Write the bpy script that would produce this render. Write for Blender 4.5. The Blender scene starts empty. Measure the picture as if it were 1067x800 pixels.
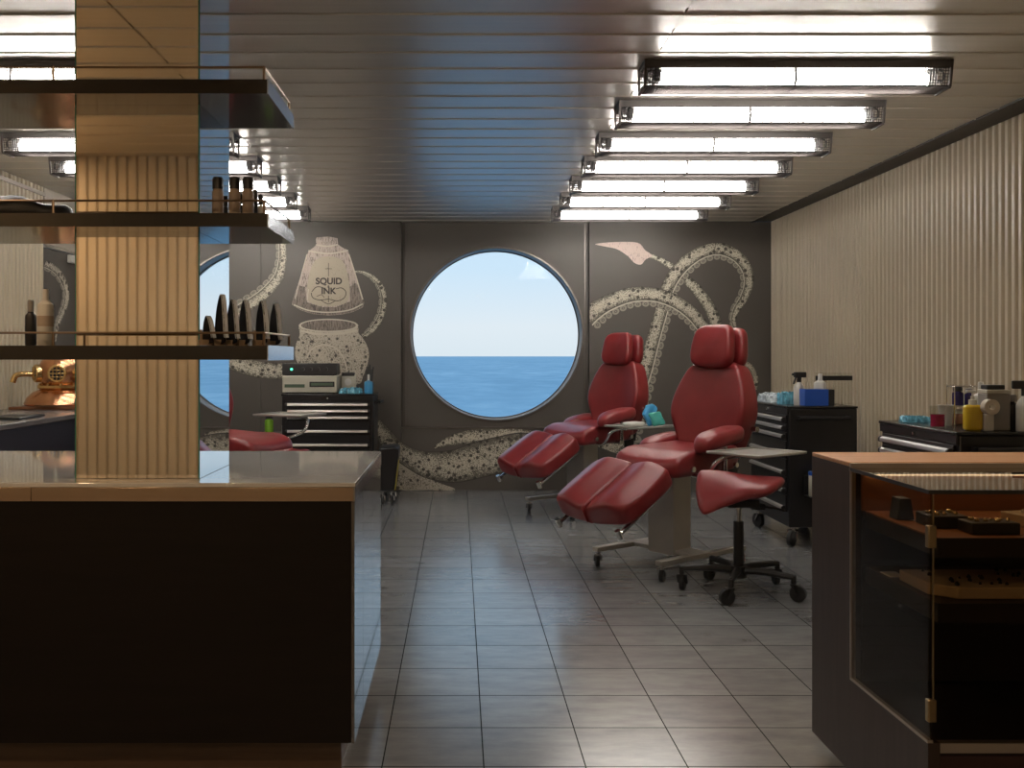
import bpy, math, random
from mathutils import Vector, Matrix
random.seed(7)
PI = math.pi
sc = bpy.context.scene
COL = sc.collection
F, CX, CY, H = 1015.0, 478.0, 371.0, 1.2      # focal length and principal point in px of the 1067x800 frame, eye height
BACK = 8.7                                    # distance of the porthole wall
CEIL = 2.4
RW = 2.786                                    # right wall
LW = -2.95                                    # left wall


def at(px, py, Y):
    return ((px - CX) * Y / F, Y, H - (py - CY) * Y / F)


# ------------------------------------------------------------------ materials
class NT:
    def __init__(s, name):
        s.mat = bpy.data.materials.new(name)
        s.mat.use_nodes = True
        s.t = s.mat.node_tree
        s.t.nodes.clear()
        s.out = s.t.nodes.new('ShaderNodeOutputMaterial')

    def n(s, typ, **kw):
        nd = s.t.nodes.new(typ)
        for k, v in kw.items():
            if k.startswith('_'):
                setattr(nd, k[1:], v)
            else:
                key = int(k[1:]) if k[0] == 'i' and k[1:].isdigit() else k.replace('_', ' ')
                s.put(nd.inputs[key], v)
        return nd

    def put(s, sock, v):
        if isinstance(v, bpy.types.NodeSocket):
            s.t.links.new(v, sock)
        elif isinstance(v, bpy.types.Node):
            s.t.links.new(v.outputs[0], sock)
        else:
            if isinstance(v, (tuple, list)) and len(v) == 3 and sock.type == 'RGBA':
                v = (*v, 1)
            sock.default_value = v

    def m(s, op, a, b=0.0, c=None):
        nd = s.t.nodes.new('ShaderNodeMath')
        nd.operation = op
        s.put(nd.inputs[0], a)
        s.put(nd.inputs[1], b)
        if c is not None:
            s.put(nd.inputs[2], c)
        return nd.outputs[0]

    def mix(s, f, a, b):
        nd = s.t.nodes.new('ShaderNodeMix')
        nd.data_type = 'RGBA'
        s.put(nd.inputs[0], f)
        s.put(nd.inputs[6], a)
        s.put(nd.inputs[7], b)
        return nd.outputs[2]

    def ramp(s, f, stops):
        nd = s.t.nodes.new('ShaderNodeValToRGB')
        s.put(nd.inputs[0], f)
        e = nd.color_ramp.elements
        while len(e) < len(stops):
            e.new(0.5)
        for el, (p, c) in zip(e, stops):
            el.position = p
            el.color = (*c, 1) if len(c) == 3 else c
        return nd.outputs[0]

    def bsdf(s, **kw):
        b = s.n('ShaderNodeBsdfPrincipled', **kw)
        s.t.links.new(b.outputs[0], s.out.inputs[0])
        return b

    def coord(s, which='Object', scale=(1, 1, 1)):
        tc = s.t.nodes.new('ShaderNodeTexCoord')
        mp = s.t.nodes.new('ShaderNodeMapping')
        mp.inputs['Scale'].default_value = scale
        s.t.links.new(tc.outputs[which], mp.inputs[0])
        return mp.outputs[0]


def simple(name, col, rough=0.5, metal=0.0, var=0.06, scale=8.0, bump=0.0, spec=0.5, coat=0.0, stretch=(1, 1, 1), bscale=None):
    t = NT(name)
    v = t.coord('Object', stretch)
    nz = t.n('ShaderNodeTexNoise', Vector=v, Scale=scale, Detail=4.0)
    lo = tuple(max(0, c * (1 - var)) for c in col)
    hi = tuple(min(1, c * (1 + var)) for c in col)
    c = t.ramp(nz.outputs[0], [(0.3, lo), (0.7, hi)])
    b = t.bsdf(Base_Color=c, Roughness=rough, Metallic=metal)
    b.inputs['Specular IOR Level'].default_value = spec
    b.inputs['Coat Weight'].default_value = coat
    b.inputs['Coat Roughness'].default_value = 0.05
    if bump:
        n2 = t.n('ShaderNodeTexNoise', Vector=v, Scale=bscale or scale * 12, Detail=3.0)
        bp = t.n('ShaderNodeBump', Strength=bump, Distance=0.004, Height=n2.outputs[0])
        t.t.links.new(bp.outputs[0], b.inputs['Normal'])
    return t.mat


def emit(name, col, st):
    t = NT(name)
    e = t.n('ShaderNodeEmission', Color=col, Strength=st)
    t.t.links.new(e.outputs[0], t.out.inputs[0])
    return t.mat


def glass(name, tint=(1, 1, 1), ior=1.45, rough=0.0):
    t = NT(name)
    fr = t.n('ShaderNodeFresnel', IOR=ior)
    tr = t.n('ShaderNodeBsdfTransparent', Color=tint)
    gl = t.n('ShaderNodeBsdfGlossy', Color=(1, 1, 1), Roughness=rough)
    bf_ = t.n('ShaderNodeNewGeometry').outputs['Backfacing']
    mx = t.n('ShaderNodeMixShader', i0=t.m('MULTIPLY', fr.outputs[0], t.m('SUBTRACT', 1.0, bf_)), i1=tr.outputs[0], i2=gl.outputs[0])
    t.t.links.new(mx.outputs[0], t.out.inputs[0])
    return t.mat


def floor_mat():
    t = NT('floor_tile_grey')
    pos = t.t.nodes.new('ShaderNodeNewGeometry').outputs['Position']
    sx = t.n('ShaderNodeSeparateXYZ', Vector=pos)
    TW, X0, Y0 = 0.2980, 0.0734, 3.1475
    u = t.m('DIVIDE', t.m('SUBTRACT', sx.outputs[0], X0), TW)
    v = t.m('DIVIDE', t.m('SUBTRACT', sx.outputs[1], Y0), TW)
    fu, fv = t.m('FRACT', u), t.m('FRACT', v)
    du = t.m('MINIMUM', fu, t.m('SUBTRACT', 1.0, fu))
    dv = t.m('MINIMUM', fv, t.m('SUBTRACT', 1.0, fv))
    d = t.m('MINIMUM', du, dv)
    grout = t.m('MAXIMUM', t.m('LESS_THAN', du, 0.0065), t.m('LESS_THAN', dv, 0.0085))
    cell = t.n('ShaderNodeCombineXYZ', X=t.m('FLOOR', u), Y=t.m('FLOOR', v))
    wn = t.n('ShaderNodeTexWhiteNoise', Vector=cell.outputs[0])
    n1 = t.n('ShaderNodeTexNoise', Vector=t.n('ShaderNodeMapping', Vector=pos, Scale=(2.2, 6.0, 1)).outputs[0], Scale=2.2, Detail=8.0, Roughness=0.65)
    base = t.ramp(n1.outputs[0], [(0.22, (.125, .127, .132)), (0.5, (.175, .176, .178)), (0.8, (.230, .228, .226))])
    val = t.m('MULTIPLY_ADD', wn.outputs[0], 0.24, 0.88)
    hs = t.n('ShaderNodeHueSaturation', Value=val, Color=base)
    col = t.mix(grout, hs.outputs[0], (.012, .012, .012))
    n3 = t.n('ShaderNodeTexNoise', Vector=pos, Scale=3.0, Detail=2.0)
    rough = t.m('ADD', 0.235, t.m('MULTIPLY', grout, 0.5))
    b = t.bsdf(Base_Color=col, Roughness=rough)
    t.put(b.inputs['Specular IOR Level'], t.m('MULTIPLY', t.m('SUBTRACT', 1.0, grout), 0.65))
    b.inputs['IOR'].default_value = 2.2
    return t.mat


def ceiling_mat():
    t = NT('ceiling_lacquered_metal')
    pos = t.t.nodes.new('ShaderNodeNewGeometry').outputs['Position']
    mp = t.n('ShaderNodeMapping', Vector=pos, Scale=(0.7, 16.0, 1)).outputs[0]
    nz = t.n('ShaderNodeTexNoise', Vector=mp, Scale=2.0, Detail=5.0)
    c = t.ramp(nz.outputs[0], [(0.3, (.60, .565, .50)), (0.7, (.68, .64, .57))])
    r = t.m('MULTIPLY_ADD', nz.outputs[0], 0.16, 0.28)
    b = t.bsdf(Base_Color=c, Roughness=r, Metallic=0.38)
    b.inputs['Coat Weight'].default_value = 0.8
    b.inputs['Coat Roughness'].default_value = 0.27
    b.inputs['Coat IOR'].default_value = 1.6
    bp = t.n('ShaderNodeBump', Strength=0.12, Distance=0.004, Height=nz.outputs[0])
    t.t.links.new(bp.outputs[0], b.inputs['Normal'])
    return t.mat


def wood_mat(name, c0, c1, rough=0.35, axis=(1, 14, 14), spec=0.5, scale=3.0):
    t = NT(name)
    v = t.coord('Object', axis)
    nz = t.n('ShaderNodeTexNoise', Vector=v, Scale=scale, Detail=6.0, Roughness=0.6, Distortion=0.4)
    c = t.ramp(nz.outputs[0], [(0.28, c0), (0.72, c1)])
    b = t.bsdf(Base_Color=c, Roughness=rough)
    b.inputs['Specular IOR Level'].default_value = spec
    return t.mat


WALLC = (.094, .082, .070)


def tentacle_mat(name='mural_tentacle_ink', suckers=True):
    t = NT(name)
    uv = t.t.nodes.new('ShaderNodeTexCoord').outputs['UV']
    s = t.n('ShaderNodeSeparateXYZ', Vector=uv)
    u, v = s.outputs[0], s.outputs[1]
    pos = t.t.nodes.new('ShaderNodeNewGeometry').outputs['Position']
    n1 = t.n('ShaderNodeTexNoise', Vector=pos, Scale=95.0, Detail=3.0, Roughness=0.8)
    n2 = t.n('ShaderNodeTexNoise', Vector=pos, Scale=14.0, Detail=4.0, Roughness=0.7)
    vor = t.n('ShaderNodeTexVoronoi', Vector=pos, Scale=20.0, Randomness=1.0)
    cream = (.60, .545, .435)
    ink = (.045, .038, .030)
    # the skin takes v in 0..0.66, a pale line at 0.70, suckers beyond
    lim = 0.68 if suckers else 1.0
    w = t.m('DIVIDE', v, lim)
    e = t.m('ABSOLUTE', t.m('SUBTRACT', w, 0.5))
    tone = t.m('ADD', t.m('MULTIPLY', t.m('POWER', t.m('MULTIPLY', e, 2.0), 2.5), 0.36), t.m('MULTIPLY', n2.outputs[0], 0.40))
    stip = t.m('GREATER_THAN', t.m('ADD', n1.outputs[0], t.m('MULTIPLY', tone, 0.62)), 0.67)
    col = t.mix(t.m('MULTIPLY', stip, 0.85), cream, ink)
    spot = t.m('LESS_THAN', t.m('ADD', vor.outputs['Distance'], t.m('MULTIPLY', n1.outputs[0], 0.35)), 0.47)
    col = t.mix(t.m('MULTIPLY', spot, 0.9), col, ink)
    edge = t.m('GREATER_THAN', e, 0.47)
    col = t.mix(t.m('MULTIPLY', edge, 0.8), col, ink)
    if suckers:
        # sucker row
        p = t.m('SUBTRACT', t.m('FRACT', t.m('MULTIPLY', u, 13.0)), 0.5)
        q = t.m('DIVIDE', t.m('SUBTRACT', v, 0.86), 0.30)
        r = t.m('SQRT', t.m('ADD', t.m('MULTIPLY', p, p), t.m('MULTIPLY', q, q)))
        ring = t.m('MULTIPLY', t.m('LESS_THAN', r, 0.46), t.m('GREATER_THAN', r, 0.20))
        inner = t.m('LESS_THAN', r, 0.11)
        sc_ = t.m('MAXIMUM', ring, inner)
        sc_ = t.m('MULTIPLY', sc_, t.m('SUBTRACT', 1.0, t.m('MULTIPLY', stip, 0.5)))
        scol = t.mix(sc_, WALLC, (.50, .455, .365))
        line = t.m('LESS_THAN', t.m('ABSOLUTE', t.m('SUBTRACT', v, 0.715)), 0.03)
        scol = t.mix(line, scol, (.58, .53, .43))
        col = t.mix(t.m('GREATER_THAN', v, lim), col, scol)
    t.bsdf(Base_Color=col, Roughness=0.6)
    return t.mat


def engraved_mat(name, light, ink, dens=0.62, spots=False, streak=(60, 60, 12)):
    t = NT(name)
    pos = t.t.nodes.new('ShaderNodeNewGeometry').outputs['Position']
    mp = t.n('ShaderNodeMapping', Vector=pos, Scale=streak).outputs[0]
    n1 = t.n('ShaderNodeTexNoise', Vector=mp, Scale=1.6, Detail=4.0, Roughness=0.75)
    n2 = t.n('ShaderNodeTexNoise', Vector=pos, Scale=7.0, Detail=3.0)
    a = t.m('ADD', n1.outputs[0], t.m('MULTIPLY', n2.outputs[0], 0.25))
    col = t.mix(t.m('MULTIPLY', t.m('GREATER_THAN', a, dens + 0.12), 0.8), light, ink)
    if spots:
        vor = t.n('ShaderNodeTexVoronoi', Vector=pos, Scale=19.0)
        sp = t.m('LESS_THAN', t.m('ADD', vor.outputs['Distance'], t.m('MULTIPLY', n1.outputs[0], 0.35)), 0.42)
        col = t.mix(t.m('MULTIPLY', sp, 0.85), col, ink)
    t.bsdf(Base_Color=col, Roughness=0.6)
    return t.mat


def sea_mat():
    t = NT('sea_water')
    pos = t.t.nodes.new('ShaderNodeNewGeometry').outputs['Position']
    mp = t.n('ShaderNodeMapping', Vector=pos, Scale=(0.05, 0.02, 1)).outputs[0]
    n1 = t.n('ShaderNodeTexNoise', Vector=mp, Scale=1.0, Detail=7.0, Roughness=0.62)
    n2 = t.n('ShaderNodeTexNoise', Vector=t.n('ShaderNodeMapping', Vector=pos, Scale=(0.008, 0.004, 1)).outputs[0], Scale=1.0, Detail=4.0)
    a = t.m('ADD', t.m('MULTIPLY', n1.outputs[0], 0.65), t.m('MULTIPLY', n2.outputs[0], 0.35))
    c = t.ramp(a, [(0.38, (.19, .375, .49)), (0.52, (.265, .46, .57)), (0.66, (.42, .60, .68))])
    b = t.bsdf(Base_Color=c, Roughness=0.55)
    b.inputs['Specular IOR Level'].default_value = 0.25
    bp = t.n('ShaderNodeBump', Strength=0.5, Distance=1.0, Height=n1.outputs[0])
    t.t.links.new(bp.outputs[0], b.inputs['Normal'])
    return t.mat


M = {}
M['floor'] = floor_mat()
M['ceiling'] = ceiling_mat()
M['flute'] = simple('wall_fluted_cream', (.56, .475, .345), 0.42, 0.0, 0.05, 1.5)
M['trimdark'] = simple('trim_dark_bronze', (.055, .047, .04), 0.55)
M['wall'] = simple('wall_charcoal_paint', WALLC, 0.5, 0, 0.05, 2.0, spec=0.45)
M['cream'] = simple('cream_paint', (.5, .45, .37), 0.5)
M['rim'] = simple('porthole_rim_metal', (.16, .14, .125), 0.32, 0.7)
M['reveal'] = simple('porthole_reveal_paint', (.42, .36, .31), 0.45)
M['paneglass'] = glass('window_glass', (.97, .985, 1), 1.15)
M['sea'] = sea_mat()
M['tent'] = tentacle_mat()
M['tent_plain'] = tentacle_mat('mural_skin_ink', False)
M['leaf'] = engraved_mat('mural_pink_tip', (.60, .47, .42), (.25, .18, .16), 0.60)
M['bottle_paint'] = engraved_mat('mural_bottle_paint', (.50, .41, .355), (.10, .08, .07), 0.56, False, (70, 70, 9))
M['bottle_dark'] = engraved_mat('mural_bottle_shadow_lines', (.27, .22, .185), (.05, .04, .036), 0.52, False, (90, 90, 9))
M['label_paint'] = engraved_mat('mural_label_paint', (.46, .395, .30), (.16, .12, .09), 0.66, False, (70, 70, 30))
M['jar_paint'] = engraved_mat('mural_jar_paint', (.52, .46, .37), (.05, .042, .035), 0.56, True, (60, 60, 40))
M['ink'] = simple('mural_ink_line', (.05, .04, .034), 0.6)
M['pale'] = simple('mural_pale_line', (.58, .52, .42), 0.6)
M['steel'] = simple('counter_polished_steel', (.66, .645, .62), 0.06, 0.30, 0.03, 3.0, spec=0.9)
M['fascia'] = simple('counter_brushed_edge', (.46, .34, .245), 0.26, 0.9, 0.05, 2.0, stretch=(1, 1, 40))
M['darkwood'] = wood_mat('counter_dark_walnut', (.0045, .0028, .0022), (.008, .005, .004), 0.42, spec=0.25)
M['glosspanel'] = simple('counter_gloss_end', (.16, .155, .155), 0.05, 0.7, 0.05, 2.0, coat=1.0)
M['shelf'] = simple('shelf_dark_lacquer', (.008, .005, .004), 0.13, 0.0, 0.1, 4.0, coat=0.3)
M['shelfend'] = simple('shelf_polished_end', (.40, .43, .48), 0.20, 1.0)
M['rail'] = simple('shelf_bronze_rail', (.30, .22, .15), 0.3, 1.0)
M['mirror'] = simple('mirror_silver', (.90, .90, .89), 0.015, 1.0, 0.01)
M['bronzemirror'] = simple('mirror_warm', (.84, .75, .62), 0.03, 1.0, 0.01)
M['glassedge'] = simple('mirror_green_glass_edge', (.05, .22, .15), 0.15)
M['red'] = simple('red_leatherette', (.215, .021, .023), 0.36, 0, 0.08, 9, bump=0.10, spec=0.5, bscale=260)
M['reddark'] = simple('red_seam', (.06, .008, .009), 0.5)
M['chrome'] = simple('chrome', (.62, .61, .60), 0.16, 1.0)
M['satin'] = simple('satin_steel', (.46, .43, .385), 0.36, 0.5)
M['tray'] = simple('tray_brushed_steel', (.50, .48, .44), 0.38, 0.6)
M['blackplastic'] = simple('black_plastic', (.016, .015, .015), 0.42)
M['rubber'] = simple('black_rubber', (.012, .012, .012), 0.6)
M['cab'] = simple('cabinet_black_powdercoat', (.014, .013, .014), 0.33, bump=0.05)
M['cabtop'] = simple('cabinet_top_mat', (.020, .019, .019), 0.22)
M['alu'] = simple('drawer_pull_aluminium', (.66, .64, .62), 0.3, 0.9)
M['white'] = simple('white_plastic', (.62, .60, .55), 0.4)
M['offwhite'] = simple('beige_plastic', (.50, .47, .38), 0.45)
M['lcd'] = simple('lcd_green', (.10, .14, .10), 0.2)
M['ledgreen'] = emit('led_green', (.1, 1, .5), 2.0)
M['blue'] = simple('blue_plastic', (.015, .085, .42), 0.35)
M['skyblue'] = simple('light_blue_plastic', (.06, .33, .62), 0.35)
M['bluewrap'] = simple('blue_wrap_film', (.10, .30, .40), 0.25, 0, 0.5, 30)
M['clearwrap'] = simple('clear_bag_film', (.34, .38, .40), 0.2, 0, 0.55, 40)
M['green'] = simple('green_plastic', (.20, .42, .03), 0.4)
M['teal'] = simple('teal_plastic', (.05, .38, .33), 0.4)
M['yellow'] = simple('yellow_soap', (.62, .42, .03), 0.2)
M['yellowtape'] = simple('yellow_tape', (.55, .45, .02), 0.5)
M['pink'] = simple('pink_liquid', (.42, .03, .09), 0.25)
M['purple'] = simple('purple_liquid', (.035, .025, .13), 0.25)
M['clear'] = glass('clear_plastic', (.93, .93, .92), 1.3)
M['grey'] = simple('grey_plastic', (.23, .21, .19), 0.5)
M['paper'] = simple('paper_roll', (.62, .55, .46), 0.8)
M['copper'] = simple('helmet_copper', (.72, .36, .19), 0.24, 1.0, 0.25, 6)
M['brass'] = simple('helmet_brass', (.80, .56, .26), 0.25, 1.0, 0.1, 6)
M['mahogany'] = wood_mat('helmet_board', (.16, .06, .028), (.26, .11, .05), 0.3)
M['navy'] = simple('desk_navy_front', (.014, .014, .022), 0.4)
M['desktop'] = simple('desk_grey_top', (.15, .14, .135), 0.2)
M['kraft'] = simple('kraft_label', (.40, .32, .255), 0.6)
M['woodblock'] = wood_mat('small_wood_block', (.34, .24, .15), (.46, .33, .21), 0.5)
M['blade'] = simple('black_gloss_card', (.006, .006, .011), 0.5, spec=0.12)
M['bladeedge'] = simple('silver_card_painted_sheen', (.78, .83, .90), 0.3, 0.0)  # bright matte pale blue, painted in place of window light reflected on silver
M['casewood'] = wood_mat('case_wenge', (.028, .018, .015), (.045, .030, .025), 0.45, (14, 14, 1), .3)
M['casetop'] = wood_mat('case_oak_top', (.36, .20, .10), (.50, .29, .16), 0.4, (1, 14, 14))
M['caseshelf'] = wood_mat('case_copper_wood', (.27, .115, .05), (.36, .16, .075), 0.35, (1, 12, 12))
M['caseinner'] = simple('case_inner_dark', (.012, .006, .005), 0.5)
M['casetrim'] = simple('case_brushed_trim', (.42, .37, .32), 0.35, 0.8)
M['caseglass'] = glass('case_glass', (.74, .70, .63), 1.2)
M['topglass'] = glass('case_top_glass', (.72, .70, .66), 1.75)
M['glassbrass'] = simple('case_hinge_brass', (.30, .22, .12), 0.35, 1.0)
M['ivory'] = simple('ivory_tray', (.50, .38, .24), 0.6)
M['tube'] = emit('lamp_tube_white', (1.0, .95, .88), 50.0)
M['cage'] = simple('lamp_cage_wire', (.045, .038, .036), 0.4, 0.6)
M['housing'] = simple('lamp_housing', (.10, .088, .082), 0.45, 0.4)
M['reflector'] = simple('lamp_reflector_white', (.22, .21, .2), 0.4)
M['warmlamp'] = emit('downlight_warm', (1.0, .70, .42), 30.0)


# ------------------------------------------------------------------ mesh builder
class MB:
    def __init__(s):
        s.v, s.f, s.uv = [], [], {}

    def add(s, vs, fs, xf=None):
        b = len(s.v)
        s.v += [tuple(xf @ Vector(p)) if xf else tuple(p) for p in vs]
        s.f += [tuple(i + b for i in f) for f in fs]
        return b

    def box(s, a, b, xf=None):
        (x0, y0, z0), (x1, y1, z1) = a, b
        x0, x1 = min(x0, x1), max(x0, x1)
        y0, y1 = min(y0, y1), max(y0, y1)
        z0, z1 = min(z0, z1), max(z0, z1)
        s.add([(x0, y0, z0), (x1, y0, z0), (x1, y1, z0), (x0, y1, z0), (x0, y0, z1), (x1, y0, z1), (x1, y1, z1), (x0, y1, z1)],
              [(3, 2, 1, 0), (4, 5, 6, 7), (0, 1, 5, 4), (1, 2, 6, 5), (2, 3, 7, 6), (3, 0, 4, 7)], xf)
        return s

    def beam(s, p0, p1, w, h, up=(0, 0, 1)):
        p0, p1 = Vector(p0), Vector(p1)
        d = (p1 - p0)
        L = d.length
        d.normalize()
        side = d.cross(Vector(up)).normalized()
        u = side.cross(d)
        mat = Matrix((( d.x, side.x, u.x, p0.x), (d.y, side.y, u.y, p0.y), (d.z, side.z, u.z, p0.z), (0, 0, 0, 1)))
        return s.box((0, -w / 2, -h / 2), (L, w / 2, h / 2), mat)

    def tube(s, pts, r, seg=10, cap=True):
        pts = [Vector(p) for p in pts]
        rs = r if isinstance(r, (list, tuple)) else [r] * len(pts)
        n = len(pts)
        b = len(s.v)
        prev = None
        for i, p in enumerate(pts):
            d = (pts[min(i + 1, n - 1)] - pts[max(i - 1, 0)]).normalized()
            if prev is None:
                a = Vector((0, 0, 1)) if abs(d.z) < 0.9 else Vector((1, 0, 0))
                sd = d.cross(a).normalized()
            else:
                sd = (prev - d * prev.dot(d)).normalized()
            prev = sd
            up = d.cross(sd)
            for k in range(seg):
                t = 2 * PI * k / seg
                s.v.append(tuple(p + (sd * math.cos(t) + up * math.sin(t)) * rs[i]))
        for i in range(n - 1):
            for k in range(seg):
                k2 = (k + 1) % seg
                s.f.append((b + i * seg + k, b + i * seg + k2, b + (i + 1) * seg + k2, b + (i + 1) * seg + k))
        if cap:
            s.f.append(tuple(b + k for k in reversed(range(seg))))
            s.f.append(tuple(b + (n - 1) * seg + k for k in range(seg)))
        return s

    def cyl(s, p0, p1, r, seg=16, r1=None):
        return s.tube([p0, p1], [r, r if r1 is None else r1], seg)

    def lathe(s, prof, c=(0, 0, 0), seg=24, xf=None):
        b0 = []
        vs, fs = [], []
        n = len(prof)
        for (r, z) in prof:
            for k in range(seg):
                t = 2 * PI * k / seg
                vs.append((c[0] + max(r, 1e-4) * math.cos(t), c[1] + max(r, 1e-4) * math.sin(t), c[2] + z))
        for i in range(n - 1):
            for k in range(seg):
                k2 = (k + 1) % seg
                fs.append((i * seg + k, i * seg + k2, (i + 1) * seg + k2, (i + 1) * seg + k))
        fs.append(tuple(reversed(range(seg))))
        fs.append(tuple((n - 1) * seg + k for k in range(seg)))
        s.add(vs, fs, xf)
        return s

    def prism(s, poly, fn, h0, h1):
        n = len(poly)
        vs = [fn(a, b, h0) for a, b in poly] + [fn(a, b, h1) for a, b in poly]
        fs = [tuple(reversed(range(n))), tuple(range(n, 2 * n))] + [(i, (i + 1) % n, n + (i + 1) % n, n + i) for i in range(n)]
        s.add(vs, fs)
        return s

    def cushion(s, outline, th, r, dome, fn, nr=5, nc=5):
        """pillow: closed outline in (u,v), thickness along w, rounded edge r, domed top"""
        n = len(outline)
        cu = sum(p[0] for p in outline) / n
        cv = sum(p[1] for p in outline) / n
        rings = []

        def ring(inset, w, sc_=1.0):
            o = []
            for (u, v) in outline:
                du, dv = u - cu, v - cv
                L = math.hypot(du, dv) or 1
                k = max(0.02, 1 - inset / L) * sc_
                o.append((cu + du * k, cv + dv * k, w))
            return o
        for i in range(nc - 1, 0, -1):
            rings.append(ring(r, -th / 2, 1 - i / nc))
        for i in range(nr + 1):
            a = -PI / 2 + PI / 2 * i / nr
            rings.append(ring(r * (1 - math.cos(a)), -th / 2 + r + r * math.sin(a)))
        for i in range(nr + 1):
            a = PI / 2 * i / nr
            rings.append(ring(r * (1 - math.cos(a)), th / 2 - r + r * math.sin(a)))
        for i in range(1, nc):
            q = 1 - i / nc
            rings.append(ring(r, th / 2 + dome * (1 - q * q), q))
        b = len(s.v)
        for rg in rings:
            s.v += [tuple(fn(*p)) for p in rg]
        m = len(rings)
        for i in range(m - 1):
            for k in range(n):
                k2 = (k + 1) % n
                s.f.append((b + i * n + k, b + i * n + k2, b + (i + 1) * n + k2, b + (i + 1) * n + k))
        c0 = len(s.v)
        s.v.append(tuple(fn(cu, cv, -th / 2)))
        s.v.append(tuple(fn(cu, cv, th / 2 + dome)))
        for k in range(n):
            k2 = (k + 1) % n
            s.f.append((b + k2, b + k, c0))
            s.f.append((b + (m - 1) * n + k, b + (m - 1) * n + k2, c0 + 1))
        return s

    def build(s, name, mat, parent=None, bevel=0.0, smooth=35, seg=2, uv=None, kind=None):
        me = bpy.data.meshes.new(name)
        me.from_pydata(s.v, [], s.f)
        me.update()
        me.materials.append(mat)
        if smooth:
            me.polygons.foreach_set('use_smooth', [True] * len(me.polygons))
            me.set_sharp_from_angle(angle=math.radians(smooth))
        if uv:
            lay = me.uv_layers.new(name='UVMap')
            for lp in me.loops:
                lay.data[lp.index].uv = uv[lp.vertex_index]
        o = bpy.data.objects.new(name, me)
        COL.objects.link(o)
        if parent:
            o.parent = parent
        if bevel:
            md = o.modifiers.new('edge', 'BEVEL')
            md.width = bevel
            md.segments = seg
            md.limit_method = 'ANGLE'
            md.angle_limit = math.radians(40)
            md.harden_normals = False
        if kind:
            o['kind'] = kind
        return o


def empty(name, loc, label=None, cat=None, group=None, rz=0.0):
    o = bpy.data.objects.new(name, None)
    COL.objects.link(o)
    o.location = loc
    o.rotation_euler = (0, 0, rz)
    o.empty_display_size = 0.05
    return tag(o, label, cat, group)


def tag(o, label=None, cat=None, group=None, kind=None):
    if label: o['label'] = label
    if cat: o['category'] = cat
    if group: o['group'] = group
    if kind: o['kind'] = kind
    return o


def struct(o):
    o['kind'] = 'structure'
    return o


def copy_tree(o, parent=None):
    c = o.copy()
    COL.objects.link(c)
    if parent:
        c.parent = parent
    for ch in [q for q in bpy.data.objects if q.parent == o]:
        copy_tree(ch, c)
    return c


def smooth_closed(pts, per=6):
    out = []
    n = len(pts)
    for i in range(n):
        p0, p1, p2, p3 = pts[i - 1], pts[i], pts[(i + 1) % n], pts[(i + 2) % n]
        for k in range(per):
            t = k / per
            out.append(tuple(0.5 * ((2 * p1[j]) + (-p0[j] + p2[j]) * t + (2 * p0[j] - 5 * p1[j] + 4 * p2[j] - p3[j]) * t * t
                                    + (-p0[j] + 3 * p1[j] - 3 * p2[j] + p3[j]) * t ** 3) for j in (0, 1)))
    return out


def smooth_open(pts, per=8):
    out = []
    n = len(pts)
    for i in range(n - 1):
        p0, p1, p2, p3 = pts[max(i - 1, 0)], pts[i], pts[i + 1], pts[min(i + 2, n - 1)]
        for k in range(per):
            t = k / per
            out.append(tuple(0.5 * ((2 * p1[j]) + (-p0[j] + p2[j]) * t + (2 * p0[j] - 5 * p1[j] + 4 * p2[j] - p3[j]) * t * t
                                    + (-p0[j] + 3 * p1[j] - 3 * p2[j] + p3[j]) * t ** 3) for j in range(len(p1))))
    out.append(tuple(pts[-1]))
    return out


def superell(a, b, n=3.0, k=40):
    o = []
    for i in range(k):
        t = 2 * PI * i / k
        c, s_ = math.cos(t), math.sin(t)
        o.append((a * math.copysign(abs(c) ** (2 / n), c), b * math.copysign(abs(s_) ** (2 / n), s_)))
    return o


def text_mesh(name, body, size, mat, parent, loc, rot=(PI / 2, 0, 0), depth=0.0004):
    cu = bpy.data.curves.new(name, 'FONT')
    cu.body = body
    cu.size = size
    cu.extrude = depth
    cu.offset = size * .035
    cu.align_x = 'CENTER'
    cu.align_y = 'CENTER'
    tmp = bpy.data.objects.new(name + '_tmp', cu)
    COL.objects.link(tmp)
    bpy.context.view_layer.update()
    me = bpy.data.meshes.new_from_object(tmp.evaluated_get(bpy.context.evaluated_depsgraph_get()))
    bpy.data.objects.remove(tmp)
    bpy.data.curves.remove(cu)
    me.materials.clear()
    me.materials.append(mat)
    o = bpy.data.objects.new(name, me)
    COL.objects.link(o)
    o.parent = parent
    o.location = loc
    o.rotation_euler = rot
    return o


# ------------------------------------------------------------------ room shell
YF = -3.0          # end of the corridor behind the camera
fl = MB().box((LW - 0.2, YF, -0.1), (RW + 0.2, 9.2, 0)).build('floor', M['floor'], smooth=0)
struct(fl)


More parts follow.
